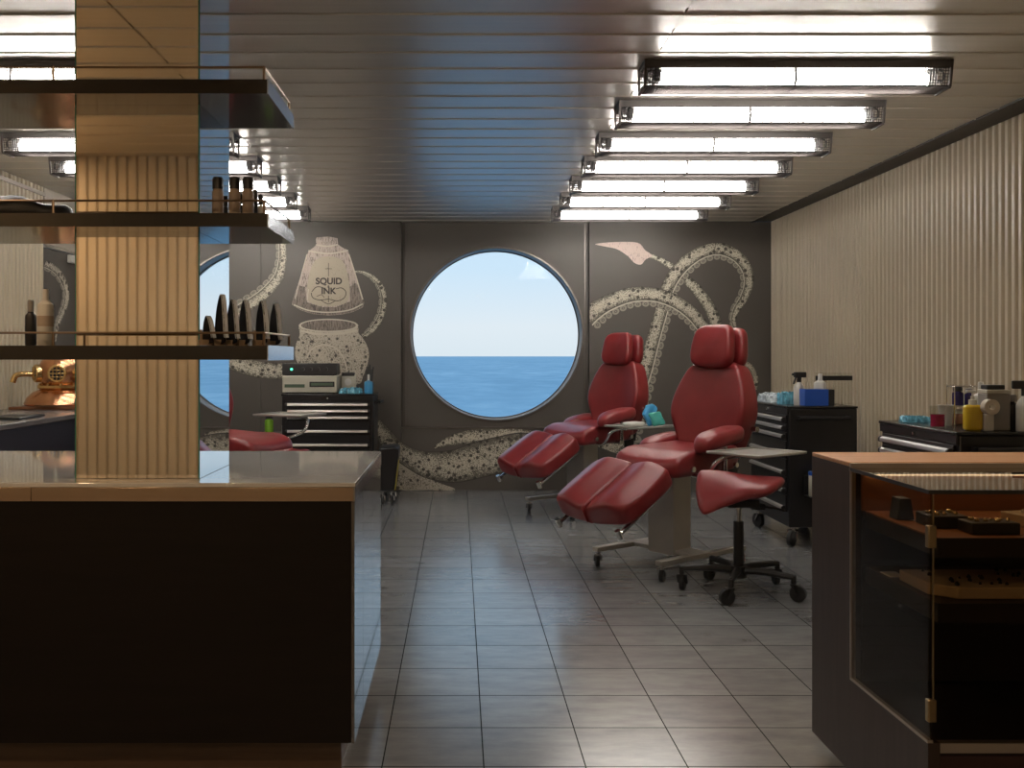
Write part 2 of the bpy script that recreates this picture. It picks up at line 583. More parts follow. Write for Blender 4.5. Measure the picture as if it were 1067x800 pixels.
def fluted(p0, p1, nrm, z0, z1, pitch=0.06, depth=0.018, thick=0.12, g=1.0):
    """fluted panel from p0 to p1 (plan), ribs stand towards nrm"""
    p0, p1, nrm = Vector((*p0, 0)), Vector((*p1, 0)), Vector((*nrm, 0))
    d = p1 - p0
    L = d.length
    d.normalize()
    n = int(round(L / pitch))
    pitch = L / n
    prof = []
    for i in range(n):
        s0 = i * pitch
        prof += [(s0, -depth), (s0 + pitch * .26 * g, -depth), (s0 + pitch * .36 * g, -depth * .2), (s0 + pitch * .44 * g, 0),
                 (s0 + pitch * (1 - .20 * g), 0), (s0 + pitch * (1 - .10 * g), -depth * .2)]
    prof.append((L, -depth))
    b = MB()
    vs, fs = [], []
    for (s_, h) in prof:
        q = p0 + d * s_ + nrm * h
        vs += [(q.x, q.y, z0), (q.x, q.y, z1)]
    for i in range(len(prof) - 1):
        fs.append((2 * i, 2 * i + 2, 2 * i + 3, 2 * i + 1))
    b.add(vs, fs)
    # body behind the ribs
    q0, q1 = p0 - nrm * (depth + .001), p1 - nrm * (depth + .001)
    r0, r1 = p0 - nrm * thick, p1 - nrm * thick
    b.add([(q0.x, q0.y, z0), (q1.x, q1.y, z0), (r1.x, r1.y, z0), (r0.x, r0.y, z0), (q0.x, q0.y, z1), (q1.x, q1.y, z1), (r1.x, r1.y, z1), (r0.x, r0.y, z1)],
          [(3, 2, 1, 0), (4, 5, 6, 7), (0, 1, 5, 4), (1, 2, 6, 5), (2, 3, 7, 6), (3, 0, 4, 7)])
    return b


struct(fluted((RW, YF), (RW, BACK), (-1, 0), 0, CEIL + .02).build('wall_right', M['flute'], smooth=20))
LSPLIT = 6.93
struct(fluted((LW, YF), (LW, LSPLIT), (1, 0), 0, CEIL + .02).build('wall_left', M['flute'], smooth=20))
struct(fluted((LW, -0.15), (-0.55, -0.15), (0, 1), 0, CEIL + .02, thick=0.1, g=.4).build('wall_front', M['flute'], smooth=20))
struct(MB().box((LW, YF - .1, 0), (RW, YF, CEIL)).build('wall_corridor', M['cream'], smooth=0))

# dark end of the left wall with a pale soffit above it
b = MB().box((LW - .12, LSPLIT, 0), (LW, BACK + .1, 1.975))
struct(b.build('wall_left_dark_panel', M['wall'], smooth=0))
b = MB().box((LW - .12, LSPLIT, 2.0), (LW + .004, BACK, CEIL)).box((LW, LSPLIT, 1.978), (LW + .016, BACK, 1.994))
struct(b.build('trim_left_soffit', M['cream'], bevel=.003))

# back wall: left panels, right panel, recessed porthole panel, low panel under it
xl = (418 - CX) * BACK / F
xr = (614 - CX) * BACK / F
xs = (272 - CX) * BACK / F
zl = H - (446 - CY) * BACK / F
REC = BACK + .055
b = MB()
b.box((LW - .15, BACK, 0), (xs - .002, BACK + .12, CEIL)).box((xs + .002, BACK, 0), (xl, BACK + .12, CEIL))
b.box((xr, BACK, 0), (RW + .15, BACK + .12, CEIL))
b.box((xl + .001, BACK + .004, 0), (xr - .001, BACK + .30, zl))
b.box((xs - .01, BACK + .008, 0), (xs + .01, BACK + .1, CEIL))
struct(b.build('wall_back', M['wall'], bevel=.003))
# porthole panel with a round hole
wc = (0.338, 1.398)
RO = 0.775
NS = 96
b = MB()
bx0, bx1, bz0, bz1 = xl, xr, zl, CEIL


def box_hit(t):
    c, s_ = math.cos(t), math.sin(t)
    best = 9
    if c > 1e-9: best = min(best, (bx1 - wc[0]) / c)
    if c < -1e-9: best = min(best, (bx0 - wc[0]) / c)
    if s_ > 1e-9: best = min(best, (bz1 - wc[1]) / s_)
    if s_ < -1e-9: best = min(best, (bz0 - wc[1]) / s_)
    return wc[0] + c * best, wc[1] + s_ * best


angs = sorted([2 * PI * i / NS for i in range(NS)] + [math.atan2(z - wc[1], x - wc[0]) % (2 * PI) for x in (bx0, bx1) for z in (bz0, bz1)])
vs, fs = [], []
for t in angs:
    xo, zo = box_hit(t)
    xi, zi = wc[0] + RO * math.cos(t), wc[1] + RO * math.sin(t)
    vs += [(xi, REC, zi), (xo, REC, zo), (xi, REC + .3, zi), (xo, REC + .3, zo)]
n = len(angs)
for i in range(n):
    a, c = 4 * i, 4 * ((i + 1) % n)
    fs += [(a, c, c + 1, a + 1), (a + 2, a + 3, c + 3, c + 2), (a, a + 2, c + 2, c), (a + 1, c + 1, c + 3, a + 3)]
b.add(vs, fs)
struct(b.build('wall_back_porthole_panel', M['wall'], smooth=30))
# inner frame line on the recessed panel
b = MB()
fx0, fx1 = xl + .035, xr - .03
b.box((fx0, REC - .006, zl + .0), (fx0 + .006, REC, CEIL)).box((fx1 - .006, REC - .006, zl), (fx1, REC, CEIL))
b.box((xl + .001, BACK - .004, zl - .006), (xr - .001, REC, zl + .006))
struct(b.build('trim_porthole', M['rim'], smooth=0))
# window ring, reveal, glass
win = empty('window_1', (wc[0], REC, wc[1]))
struct(win)
win['label'] = 'round porthole window looking out on the sea'


def ring(b, r0, r1, y0, y1, seg=96):
    vs, fs = [], []
    for i in range(seg):
        t = 2 * PI * i / seg
        c, s_ = math.cos(t), math.sin(t)
        vs += [(r0 * c, y0, r0 * s_), (r1 * c, y0, r1 * s_), (r1 * c, y1, r1 * s_), (r0 * c, y1, r0 * s_)]
    for i in range(seg):
        a, c = 4 * i, 4 * ((i + 1) % seg)
        for k in range(4):
            fs.append((a + k, a + (k + 1) % 4, c + (k + 1) % 4, c + k))
    b.add(vs, fs)
    return b


struct(ring(MB(), RO - .006, RO + .012, -.010, .03).build('window_ring', M['rim'], win, bevel=.003))
struct(ring(MB(), RO - .008, RO - .001, .03, .20).build('window_reveal', M['reveal'], win))
struct(ring(MB(), RO - .018, RO - .006, .185, .20).build('window_gasket', M['rim'], win, bevel=.003))
g = MB().lathe([(RO - .010, 0), (RO - .010, .008)], seg=96, xf=Matrix.Translation((0, .19, 0)) @ Matrix.Rotation(-PI / 2, 4, 'X'))
struct(g.build('window_glass', M['paneglass'], win))

# ceiling of metal planks
PIT = 0.2155
y_ = 3.412 - PIT * 30
sections = [(LW, -1.192), (-1.186, .787), (.793, RW - .165)]
b = MB()
while y_ < BACK + .05:
    y0, y1 = y_ + .0004, min(y_ + PIT - .0003, BACK + .11)
    if y0 > YF - .2 and y1 > y0:
        for (x0, x1) in sections:
            vs = []
            for (yy, zz) in ((y0, CEIL + .02), (y0, CEIL + .0015), (y0 + .003, CEIL - .003), (y0 + .007, CEIL - .0045), (y0 + .011, CEIL - .003), (y0 + .014, CEIL), (y1 - .002, CEIL), (y1, CEIL + .0015), (y1, CEIL + .02)):
                vs += [(x0, yy, zz), (x1, yy, zz)]
            b.add(vs, [(2 * i, 2 * i + 2, 2 * i + 3, 2 * i + 1) for i in range(8)] + [(0, 1, 17, 16)])
    y_ += PIT
b.box((LW - .2, YF - .1, CEIL + .021), (RW + .2, 9.2, CEIL + .1))
struct(b.build('ceiling', M['ceiling'], smooth=0))
b = MB().box((RW - .165, YF, CEIL + .0), (RW, BACK, CEIL + .02)).box((RW - .172, YF, CEIL - .008), (RW - .160, BACK, CEIL + .01))
struct(b.build('trim_ceiling_right', M['trimdark'], smooth=0))
b = MB().box((LW, YF, 2.335), (LW + .012, LSPLIT, 2.36))
struct(b.build('trim_ceiling_left', M['casetrim'], smooth=0))

# sea
b = MB()
ys = [14, 30, 60, 120, 300, 800, 2500, 9000, 30000, 60000]
vs = []
for yy in ys:
    vs += [(-yy * 1.2 - 20, yy, -14), (yy * 1.2 + 20, yy, -14)]
b.add(vs, [(2 * i, 2 * i + 1, 2 * i + 3, 2 * i + 2) for i in range(len(ys) - 1)])
struct(b.build('sea', M['sea'], smooth=0))

# ------------------------------------------------------------------ murals


def ribbon(b, pts, widths, off, per=10, plane=None):
    """flat painted band on a wall; pts in photo px, converted by plane()"""
    pw = [(p[0], p[1], w) for p, w in zip(pts, widths)]
    q = smooth_open(pw, per)
    u = 0.0
    vs, uvs = [], []
    for i, (x, y, w) in enumerate(q):
        x0, y0, _ = q[max(i - 1, 0)]
        x1, y1, _ = q[min(i + 1, len(q) - 1)]
        dx, dy = x1 - x0, y1 - y0
        L = math.hypot(dx, dy) or 1
        nx, ny = -dy / L, dx / L
        if i:
            u += math.hypot(x - q[i - 1][0], y - q[i - 1][1]) * .00857
        for k in range(5):
            s_ = k / 4
            vs.append(plane(x + nx * w * (s_ - .5), y + ny * w * (s_ - .5), off))
            uvs.append((u, s_))
    fs = []
    for i in range(len(q) - 1):
        for k in range(4):
            a = 5 * i + k
            fs.append((a, a + 1, a + 6, a + 5))
    base = len(b.v)
    b.add(vs, fs)
    for i, t in enumerate(uvs):
        b.uv[base + i] = t
    return b


def wallp(x, y, off):
    X, Y, Z = at(x, y, BACK)
    return (X, BACK - off, Z)


def leftp(x, y, off):
    Y = LW * F / (x - CX)
    return (LW + off, Y, H - (y - CY) * Y / F)


def c4(l):
    return [(x / 4.446 + 600, y / 4.446 + 220) for x, y in l]


mr = empty('octopus_mural', (0, 0, 0), 'cream engraved octopus tentacles painted on the charcoal wall right of the porthole', 'mural')


def tent(parent, pts, ws, off, mat='tent', plane=wallp, name='tentacle', flip=False):
    if flip:
        pts, ws = pts[::-1], ws[::-1]
    b = ribbon(MB(), pts, ws, off, plane=plane)
    return b.build(name, M[mat], parent, smooth=0, uv=b.uv)


# stalk with pink tip
tent(mr, c4([(330, 200), (390, 225), (450, 262), (510, 315), (565, 370), (615, 440), (645, 510), (662, 580)]), [w / 4.446 for w in (22, 26, 32, 42, 52, 56, 58, 58)], .002, 'tent_plain')
b = MB()
poly = smooth_closed(c4([(90, 152), (180, 143), (285, 146), (320, 180), (352, 205), (322, 225), (302, 247), (272, 240), (240, 208), (190, 176), (130, 163)]), 4)
b.v = [wallp(x, y, .003) for x, y in poly]
b.f = [tuple(range(len(poly)))]
b.build('tentacle_tip', M['leaf'], mr, smooth=0)
tent(mr, c4([(180, 1120), (235, 980), (285, 860), (330, 740), (365, 610), (405, 470), (440, 350), (500, 262), (580, 203), (660, 185), (735, 212), (782, 268), (793, 335), (772, 400), (738, 455), (726, 505), (740, 555), (757, 580)]),
     [w / 4.446 for w in (230, 170, 130, 100, 88, 84, 86, 88, 84, 80, 76, 70, 62, 54, 44, 34, 24, 10)], .004)
tent(mr, c4([(56, 510), (90, 478), (150, 440), (250, 402), (350, 397), (430, 418), (500, 458), (555, 510), (610, 590)]), [w / 4.446 for w in (120, 118, 104, 98, 92, 88, 86, 84, 80)], .006, plane=lambda x, y, o: wallp(max(x, 614.4), y, o))
tent(mr, [(772, 378), (781, 384), (786, 394), (785, 404), (779, 413)], [9, 10, 9, 8, 4], .004)

mw = empty('octopus_mural', (0, 0, 0), 'thick spotted cream tentacle painted low on the wall under the porthole', 'mural')


def c5(l):
    return [(x / 5.93 + 380, y / 5.93 + 430) for x, y in l]


b = MB()
poly = smooth_closed(c5([(215, 300), (212, 385), (212, 474), (390, 476), (568, 476), (440, 425), (300, 350)]), 3)
b.v = [wallp(x, y, .002) for x, y in poly]
b.f = [tuple(range(len(poly)))]
b.build('tentacle_tip', M['jar_paint'], mw, smooth=0)
tent(mw, c5([(430, 215), (520, 175), (640, 150), (780, 140), (920, 130), (1100, 150)]), [w / 5.93 for w in (14, 60, 90, 90, 80, 60)], .002, 'tent_plain')
tent(mw, c5([(60, 75), (120, 140), (200, 225), (290, 282), (400, 322), (550, 330), (700, 292), (850, 255), (1000, 230), (1250, 260)]),
     [w / 5.93 for w in (100, 105, 110, 130, 170, 205, 225, 225, 215, 170)], .004, 'tent_plain')

ml = empty('octopus_mural', (0, 0, 0), 'painted ink bottle tipped over a spotted jar with tentacle handle, left of the porthole', 'mural')


def c6(l):
    return [(x / 5 + 290, y / 5 + 235) for x, y in l]


def flat(parent, name, poly, off, mat, sm=0, plane=wallp):
    if sm:
        poly = smooth_closed(poly, sm)
    b = MB()
    b.v = [plane(x, y, off) for x, y in poly]
    b.f = [tuple(range(len(poly)))]
    return b.build(name, M[mat], parent, smooth=0)


def ell(cx, cy, rx, ry, k=40, a0=0, a1=2 * PI):
    return [(cx + rx * math.cos(a0 + (a1 - a0) * i / k), cy + ry * math.sin(a0 + (a1 - a0) * i / k)) for i in range(k)]


tent(ml, c6([(395, 240), (440, 244), (495, 275), (535, 330), (545, 400), (530, 470), (490, 535), (440, 578)]), [w / 5 for w in (10, 18, 30, 40, 44, 46, 42, 26)], .002)
flat(ml, 'jar', c6([(108, 525), (112, 570), (92, 620), (88, 680), (110, 740), (140, 800), (160, 830), (400, 830), (440, 790), (470, 700), (468, 640), (440, 585), (418, 560), (417, 525), (390, 500), (262, 488), (135, 500)]), .003, 'jar_paint', 3)
flat(ml, 'jar_mouth', c6(ell(262, 521, 155, 36)), .004, 'pale')
flat(ml, 'jar_mouth', c6(ell(262, 520, 143, 28)), .005, 'bottle_dark')
b = MB()
b = ribbon(b, c6([(118, 548), (190, 562), (262, 566), (340, 560), (410, 545)]), [2.4] * 5, .005, plane=wallp)
b = ribbon(b, c6([(150, 690), (170, 650), (230, 620), (300, 640), (340, 690), (360, 760)]), [1.6] * 6, .005, plane=wallp)
b.build('ink_line', M['pale'], ml, smooth=0)
flat(ml, 'bottle', c6([(196, 72), (200, 62), (262, 57), (308, 66), (312, 98), (330, 112), (364, 128), (368, 148), (392, 225), (418, 305), (448, 400), (440, 425), (390, 450), (330, 463), (262, 468), (180, 460), (120, 442), (72, 412), (76, 385), (105, 300), (132, 215), (152, 150), (158, 132), (185, 113), (197, 100)]), .004, 'bottle_paint')
flat(ml, 'bottle_shadow', c6([(77, 385), (104, 310), (140, 320), (150, 400), (230, 425), (300, 425), (375, 395), (372, 320), (400, 300), (420, 310), (448, 400), (438, 424), (390, 449), (330, 462), (262, 467), (180, 459), (120, 441), (74, 411)]), .005, 'bottle_dark')
flat(ml, 'bottle_label', c6([(150, 330), (165, 240), (195, 180), (262, 160), (330, 180), (358, 240), (372, 330), (360, 395), (300, 418), (225, 418), (160, 395)]), .006, 'label_paint', 3)
b = MB()
for pl, w in (([(157, 132), (262, 146), (364, 130)], 1.6), ([(196, 100), (255, 108), (312, 99)], 1.4), ([(80, 412), (160, 442), (262, 452), (370, 440), (440, 408)], 1.3),
              ([(150, 150), (120, 260), (88, 380)], 1.0), ([(368, 150), (400, 250), (440, 385)], 1.4), ([(158, 330), (150, 390)], 1.0)):
    b = ribbon(b, c6(pl), [w] * len(pl), .0065, plane=wallp)
b.build('bottle_highlight', M['pale'], ml, smooth=0)
b = MB()
for pl, w in (([(175, 345), (200, 320), (235, 325), (240, 345)], .8), ([(172, 350), (180, 375), (215, 388), (262, 384), (310, 392), (345, 375), (352, 345), (330, 325), (300, 330)], .8),
              ([(262, 195), (262, 265)], .6), ([(245, 225), (280, 225)], .6), ([(262, 365), (262, 400)], .7), ([(225, 390), (262, 408), (300, 390)], .7), ([(200, 370), (225, 360), (240, 375)], .6)):
    b = ribbon(b, c6(pl), [w] * len(pl), .0075, plane=wallp)
b.build('label_scroll', M['ink'], ml, smooth=0)
px_ = .00857
X, Y, Z = wallp(290 + 264 / 5, 235 + 291 / 5, .0075)
text_mesh('lettering', 'SQUID', 9.2 * px_, M['ink'], ml, (X, Y, Z))
X, Y, Z = wallp(290 + 262 / 5, 235 + 318 / 5, .0075)
text_mesh('lettering', '&', 3.4 * px_, M['ink'], ml, (X, Y, Z))
X, Y, Z = wallp(290 + 262 / 5, 235 + 342 / 5, .0075)
text_mesh('lettering', 'INK', 9.0 * px_, M['ink'], ml, (X, Y, Z))
tent(ml, [(292, 234), (293, 256), (293, 270), (289, 287), (276, 303), (258, 316), (238, 326), (210, 331), (182, 324), (164, 306), (160, 286)], [9, 11, 12, 14, 16, 17, 17, 16, 14, 10, 3], .002)
tent(ml, [(150, 372), (180, 356), (212, 360), (238, 375), (258, 382), (280, 386), (300, 386), (318, 380)], [3, 12, 16, 17, 18, 18, 17, 14], .002, 'tent_plain')

mlw = empty('octopus_mural', (0, 0, 0), 'curling cream tentacle painted on the dark end of the left wall, past the ribbed panel', 'mural')
tent(mlw, [(46.4, 276), (52, 278.5), (59, 284), (65, 293), (68.5, 304), (67.5, 316), (63, 328), (58.5, 340), (57, 356)], [11, 11, 10, 9, 8, 8, 7, 6, 3], .002, plane=leftp)
b = MB().box((LW, 7.34, 1.905), (LW + .03, 7.46, 1.965))
tag(b.build('wall_sensor', M['white'], bevel=.004), 'small white box fixed high on the dark left wall above the tentacle', 'sensor')

# ------------------------------------------------------------------ caged tube lights
LYS = [3.94, 4.56, 5.215, 5.83, 6.48, 7.14, 7.80]
LL, LWD, LH = 1.24, .145, .105


def make_light():
    root = empty('caged_tube_light', (0, 0, 0))
    # origin: centre of the fixture on the ceiling, z down
    hw = LWD / 2
    b = MB().box((-LL / 2, -.045, -.022), (LL / 2, .045, 0)).box((-LL / 2, -hw, -.031), (LL / 2, -hw + .004, 0)).box((-LL / 2, hw - .004, -.031), (LL / 2, hw, 0)).box((-LL / 2, -hw + .004, -.006), (LL / 2, hw - .004, 0))  # side skirts added to keep tube light off the nearby ceiling
    b.build('housing', M['housing'], root, bevel=.003)
    MB().box((-LL / 2 + .06, -.042, -.026), (LL / 2 - .06, .042, -.0221)).build('reflector', M['reflector'], root, smooth=0)
    for sx in (-1, 1):
        pl = [(-hw, 0), (hw, 0), (hw - .008, -LH), (-hw + .02, -LH)]
        e = MB()
        x0 = sx * LL / 2
        # open end frame: four bars
        pts = [(x0, y, z) for y, z in pl]
        for i in range(4):
            e.beam(pts[i], pts[(i + 1) % 4], .012, .010, up=(1, 0, 0))
        e.build('end_frame', M['housing'], root)
        s_ = MB().box((sx * (LL / 2 - .075), -.026, -.075), (sx * (LL / 2 - .045), .026, -.02))
        so = s_.build('socket', M['blackplastic'], root, bevel=.004)
        MB().tube(smooth_open([(sx * (LL / 2 - .05), -.02, -.07), (sx * (LL / 2 - .02), -.03, -.075), (sx * (LL / 2 - .016), -.035, -.045), (sx * (LL / 2 - .04), -.03, -.024)], 5), .004, 6).build('cable', M['rubber'], so)
    MB().cyl((-LL / 2 + .072, 0, -.062), (LL / 2 - .072, 0, -.062), .028, 20).build('lamp_tube', M['tube'], root)
    b = MB()
    arc = [(0, .036 * math.cos(t), -.062 + .036 * math.sin(t)) for t in [PI * (1.08 * k / 12 - .04) + PI for k in range(13)]]
    b.tube([(0, .036, -.022)] + arc[::-1] + [(0, -.036, -.022)], .006, 8)
    b.build('tube_clip', M['blackplastic'], root)
    c = MB()
    wr = .0012
    n = int(LL / .0105)
    prof = [(-hw + .004, -.02), (-hw + .022, -LH + .004), (hw - .010, -LH + .004), (hw - .004, -.02)]
    for i in range(n + 1):
        x = -LL / 2 + LL * i / n
        for (a, d) in zip(prof, prof[1:]):
            c.beam((x, *a), (x, *d), wr * 2, wr * 2, up=(1, 0, 0))
    for (a, d) in zip(prof, prof[1:]):
        L = math.dist(a, d)
        k = int(L / .0105)
        for j in range(k + 1):
            y = a[0] + (d[0] - a[0]) * j / k
            z = a[1] + (d[1] - a[1]) * j / k
            c.beam((-LL / 2, y, z), (LL / 2, y, z), wr * 2, wr * 2)
    for (y, z) in prof[1:3]:
        c.beam((-LL / 2, y, z), (LL / 2, y, z), .006, .006)
    c.build('wire_cage', M['cage'], root, smooth=0)
    return root


proto = make_light()
ordn = ['nearest the camera', 'second from the camera', 'third from the camera', 'fourth, halfway down the row', 'third from the porthole wall', 'second from the porthole wall', 'nearest the porthole wall']
first = True
for side, xc in (('right', 1.376), ('left', -1.83)):
    for k, yy in enumerate(LYS):
        o = proto if first else copy_tree(proto)
        first = False
        o.location = (xc, yy + LWD / 2, CEIL)
        tag(o, f'caged white tube light in the {side} ceiling row, {ordn[k]}', 'ceiling light', 'caged tube lights on the ceiling')
# ------------------------------------------------------------------ left counter
ZT = .842
CXR = -.2926
CYF, CYB = 2.75, 3.68
ctr = empty('reception_counter', (CXR, CYF, 0), 'long dark wood counter with polished steel top in the left foreground', 'counter')
XL = -2.1 - CXR
D = CYB - CYF
MB().box((XL, 0, ZT - .012), (0, D, ZT)).build('top', M['steel'], ctr, bevel=.0015)
MB().box((XL, -.001, ZT - .052), (-.9155, .014, ZT - .0125)).box((-.9145, -.001, ZT - .052), (-.004, .014, ZT - .0125)).build('edge_band', M['fascia'], ctr, bevel=.001)
MB().box((-.004, -.001, ZT - .052), (0, D, ZT - .0125)).build('edge_band', M['shelfend'], ctr)
MB().box((XL, .008, .105), (-.012, .03, ZT - .053)).build('front_panel', M['darkwood'], ctr)
MB().box((XL, .03, .105), (-.012, D - .02, ZT - .053)).build('body', M['darkwood'], ctr)
e = MB().box((-.011, .004, .105), (-.002, .25, ZT - .0535)).box((-.011, .2525, .105), (-.002, .60, ZT - .0535)).box((-.011, .6025, .105), (-.002, D - .01, ZT - .0535))
e.build('end_panel', M['glosspanel'], ctr, bevel=.001)
MB().box((XL, .09, 0), (-.05, D - .1, .104)).build('plinth', wood_mat('plinth_wood', (.07, .04, .024), (.10, .06, .036), .4), ctr)

# mirror column
cX1, cX0 = -.757, -1.121
cY0, cY1 = 2.845, 3.215
col = empty('mirror_column', ((cX0 + cX1) / 2, cY0, ZT), 'square mirror-clad column standing on the counter and reaching the ceiling', 'column')
w2 = (cX1 - cX0) / 2
hz = CEIL - ZT - .001
MB().box((-w2 + .007, .007, .001), (w2 - .007, cY1 - cY0 - .007, hz)).build('core', M['blackplastic'], col, smooth=0)
MB().box((-w2 + .004, 0, .001), (w2 - .004, .006, hz)).build('mirror_panel', M['bronzemirror'], col, smooth=0)
MB().box((w2 - .006, .004, .001), (w2, cY1 - cY0 - .004, hz)).build('mirror_panel', M['mirror'], col, smooth=0)
MB().box((-w2, .004, .001), (-w2 + .006, cY1 - cY0 - .004, hz)).build('mirror_panel', M['mirror'], col, smooth=0)
for sx in (-1, 1):
    MB().box((sx * (w2 - .004), 0, .001), (sx * w2, .0039, hz)).build('glass_edge', M['glassedge'], col, smooth=0)

# shelves round the column
SX0, SX1 = -1.95, -.532
SY0, SY1 = 2.72, 3.14
SH = [(1.934, 1.974, 'topmost dark shelf around the mirror column, high under the ceiling'),
      (1.562, 1.600, 'middle dark shelf around the mirror column, holding capped bottles'),
      (1.190, 1.2295, 'lowest dark shelf around the mirror column, holding pointed black cards')]
for (z0, z1, lab) in SH:
    s = empty('display_shelf', (SX1, SY0, z0), lab, 'shelf', 'dark shelves on the mirror column')
    x0, x1, dy = SX0 - SX1, 0, SY1 - SY0
    ca, cb, cy = cX0 - SX1 - .001, cX1 - SX1 + .001, cY0 - SY0 - .001
    poly = [(x0, .003), (-.003, .003), (-.003, dy), (cb, dy), (cb, cy), (ca, cy), (ca, dy), (x0, dy)]
    MB().prism(poly, lambda a, b_, h: (a, b_, h), 0, z1 - z0).build('board', M['shelf'], s, smooth=0)
    MB().box((-.003, .0, -.002), (0, dy, z1 - z0 + .001)).build('end_plate', M['shelfend'], s, smooth=0)
    rz = z1 - z0 + .036
    r = MB().tube([(x0, .012, rz), (-.014, .012, rz)], .0032, 8)
    r.tube([(-.014, .012, rz), (-.010, dy - .03, rz)], .0032, 8)
    for (px, py) in ((-.014, .012), (-.010, dy - .03), (-.605, .012), (-1.2, .012)):
        r.cyl((px, py, z1 - z0), (px, py, rz + .003), .004, 8)
    r.build('rail', M['rail'], s)

# ------------------------------------------------------------------ small things on the shelves


def bottle(name, loc, label, cat, body_r, h, body_mat, cap_mat, cap_h, group=None, cap_r=None, neck=.5):
    root = empty(name, loc, label, cat, group)
    r = body_r
    hb = h - cap_h
    MB().lathe([(r * .9, 0), (r, .004), (r, hb * .82), (r * .93, hb * .9), (r * neck, hb * .97), (r * neck, hb)], seg=20).build('body', M[body_mat], root)
    cr = cap_r or r * .85
    MB().lathe([(cr, hb), (cr, h - .006), (cr * .85, h)], seg=20).build('cap', M[cap_mat], root)
    return root


z2 = 1.6008
for i, (px, tp, lab) in enumerate([(227, 180, 'kraft-labelled bottle with dark cap on the middle shelf, nearest the mirror column'), (244.5, 180, 'kraft-labelled bottle with dark cap on the middle shelf, between two alike'),
                                   (258.5, 180, 'kraft-labelled bottle with dark cap on the middle shelf, nearest its right end')]):
    Y = 2.80
    X = (px - CX) * Y / F
    bottle('aftercare_bottle', (X, Y, z2), lab, 'bottle', .0165, .113, 'kraft', 'blackplastic', .034, 'capped bottles on the middle shelf', .0155, .8)
for i, (px, hh, dyy) in enumerate([(235, .075, .10), (250.5, .085, .11), (266, .10, .13), (271.5, .08, .10)]):
    Y = 2.80 + dyy
    X = (px - CX) * Y / F
    labs = ['slim dark vial behind the kraft bottles, nearest the mirror column', 'slim dark vial behind the kraft bottles, between the second and third',
            'slim dark vial at the right end of the middle shelf, taller one', 'slim pale-bodied vial at the very right end of the middle shelf']
    bottle('ink_vial', (X, Y, z2), labs[i], 'vial', .0085, hh, 'white' if i == 3 else 'blackplastic', 'blackplastic', .03, 'slim vials on the middle shelf')

# black pack on the middle shelf, left end
b = MB()
o_ = smooth_closed([(-.24, -.06), (0, -.075), (.15, -.07), (.21, -.01), (.16, .06), (0, .075), (-.24, .06)], 5)


def bagf(u, v, w):
    t = (u + .24) / .45
    return (u, v, (w + .034) * (1.05 - .75 * max(0, t - .35) ** 1.2) + .006 * math.sin(u * 40 + v * 25) * (1 if w > 0 else 0))


b.cushion(o_, .068, .03, .012, bagf)
bag = b.build('folded_pouch', M['blackplastic'])
bag.location = (-1.37, 2.93, z2 + .004)
tag(bag, 'black folded pouch lying at the left end of the middle shelf', 'pouch')

# bottles on lowest shelf, left
z3 = 1.2303
bottle('squeeze_bottle', ((32 - CX) * 2.82 / F, 2.82, z3), 'black squeeze bottle at the left of the lowest shelf', 'bottle', .0155, .132, 'blackplastic', 'grey', .034, 'squeeze bottles on the lowest shelf', .009, .55)
sb = bottle('squeeze_bottle', ((47.5 - CX) * 2.80 / F, 2.80, z3), 'taller beige squeeze bottle beside the black one on the lowest shelf', 'bottle', .0225, .162, 'white', 'white', .03, 'squeeze bottles on the lowest shelf', .009, .5)
MB().cyl((0, 0, .055), (0, 0, .085), .0229, 20).build('label_band', M['kraft'], sb)

# pointed cards on little blocks
cards = [(215.5, .085, .022), (228, .148, .045), (240, .135, .075), (253, .135, .10), (271, .135, .12), (285, .135, .29)]
clab = ['shortest pointed black card on the lowest shelf, against the mirror column', 'tallest pointed black card on the lowest shelf, beside the mirror column', 'pointed black card on the lowest shelf, third from the mirror column',
        'pointed black card on the lowest shelf, fourth from the mirror column', 'pointed black card on the lowest shelf, second from its right end', 'pointed black card standing alone at the right end of the lowest shelf']
for (px, hh, dyy), lab in zip(cards, clab):
    Y = 2.755 + dyy
    X = (px - CX) * Y / F
    root = empty('pointed_card', (X, Y, z3), lab, 'display card', 'pointed cards on the lowest shelf', math.radians(-50))
    out = smooth_closed([(-.030, .008), (-.031, hh * .35), (-.027, hh * .75), (-.014, hh), (.004, hh * .90), (.020, hh * .60), (.030, hh * .25), (.031, .008)], 5)

    def cf(a, b_, h):
        return (a, h + 2.2 * a * a + .5 * b_ * b_, b_)
    MB().prism(out, cf, -.0012, .0012).build('card', M['blade'], root, smooth=30)
    right = [p for p in out if p[0] > -.013 and p[1] > .02]
    MB().prism(right + [(a - .004, b_) for a, b_ in right[::-1]], cf, -.0013, .012).build('silver_edge', M['bladeedge'], root, smooth=30)
    k = MB().box((-.012, -.020, 0), (.012, .012, .017)).build('stand', M['woodblock'], root, bevel=.001)
    MB().box((-.004, -.020, .017), (.004, -.015, .045)).build('post', M['woodblock'], k)

# ------------------------------------------------------------------ treatment chairs


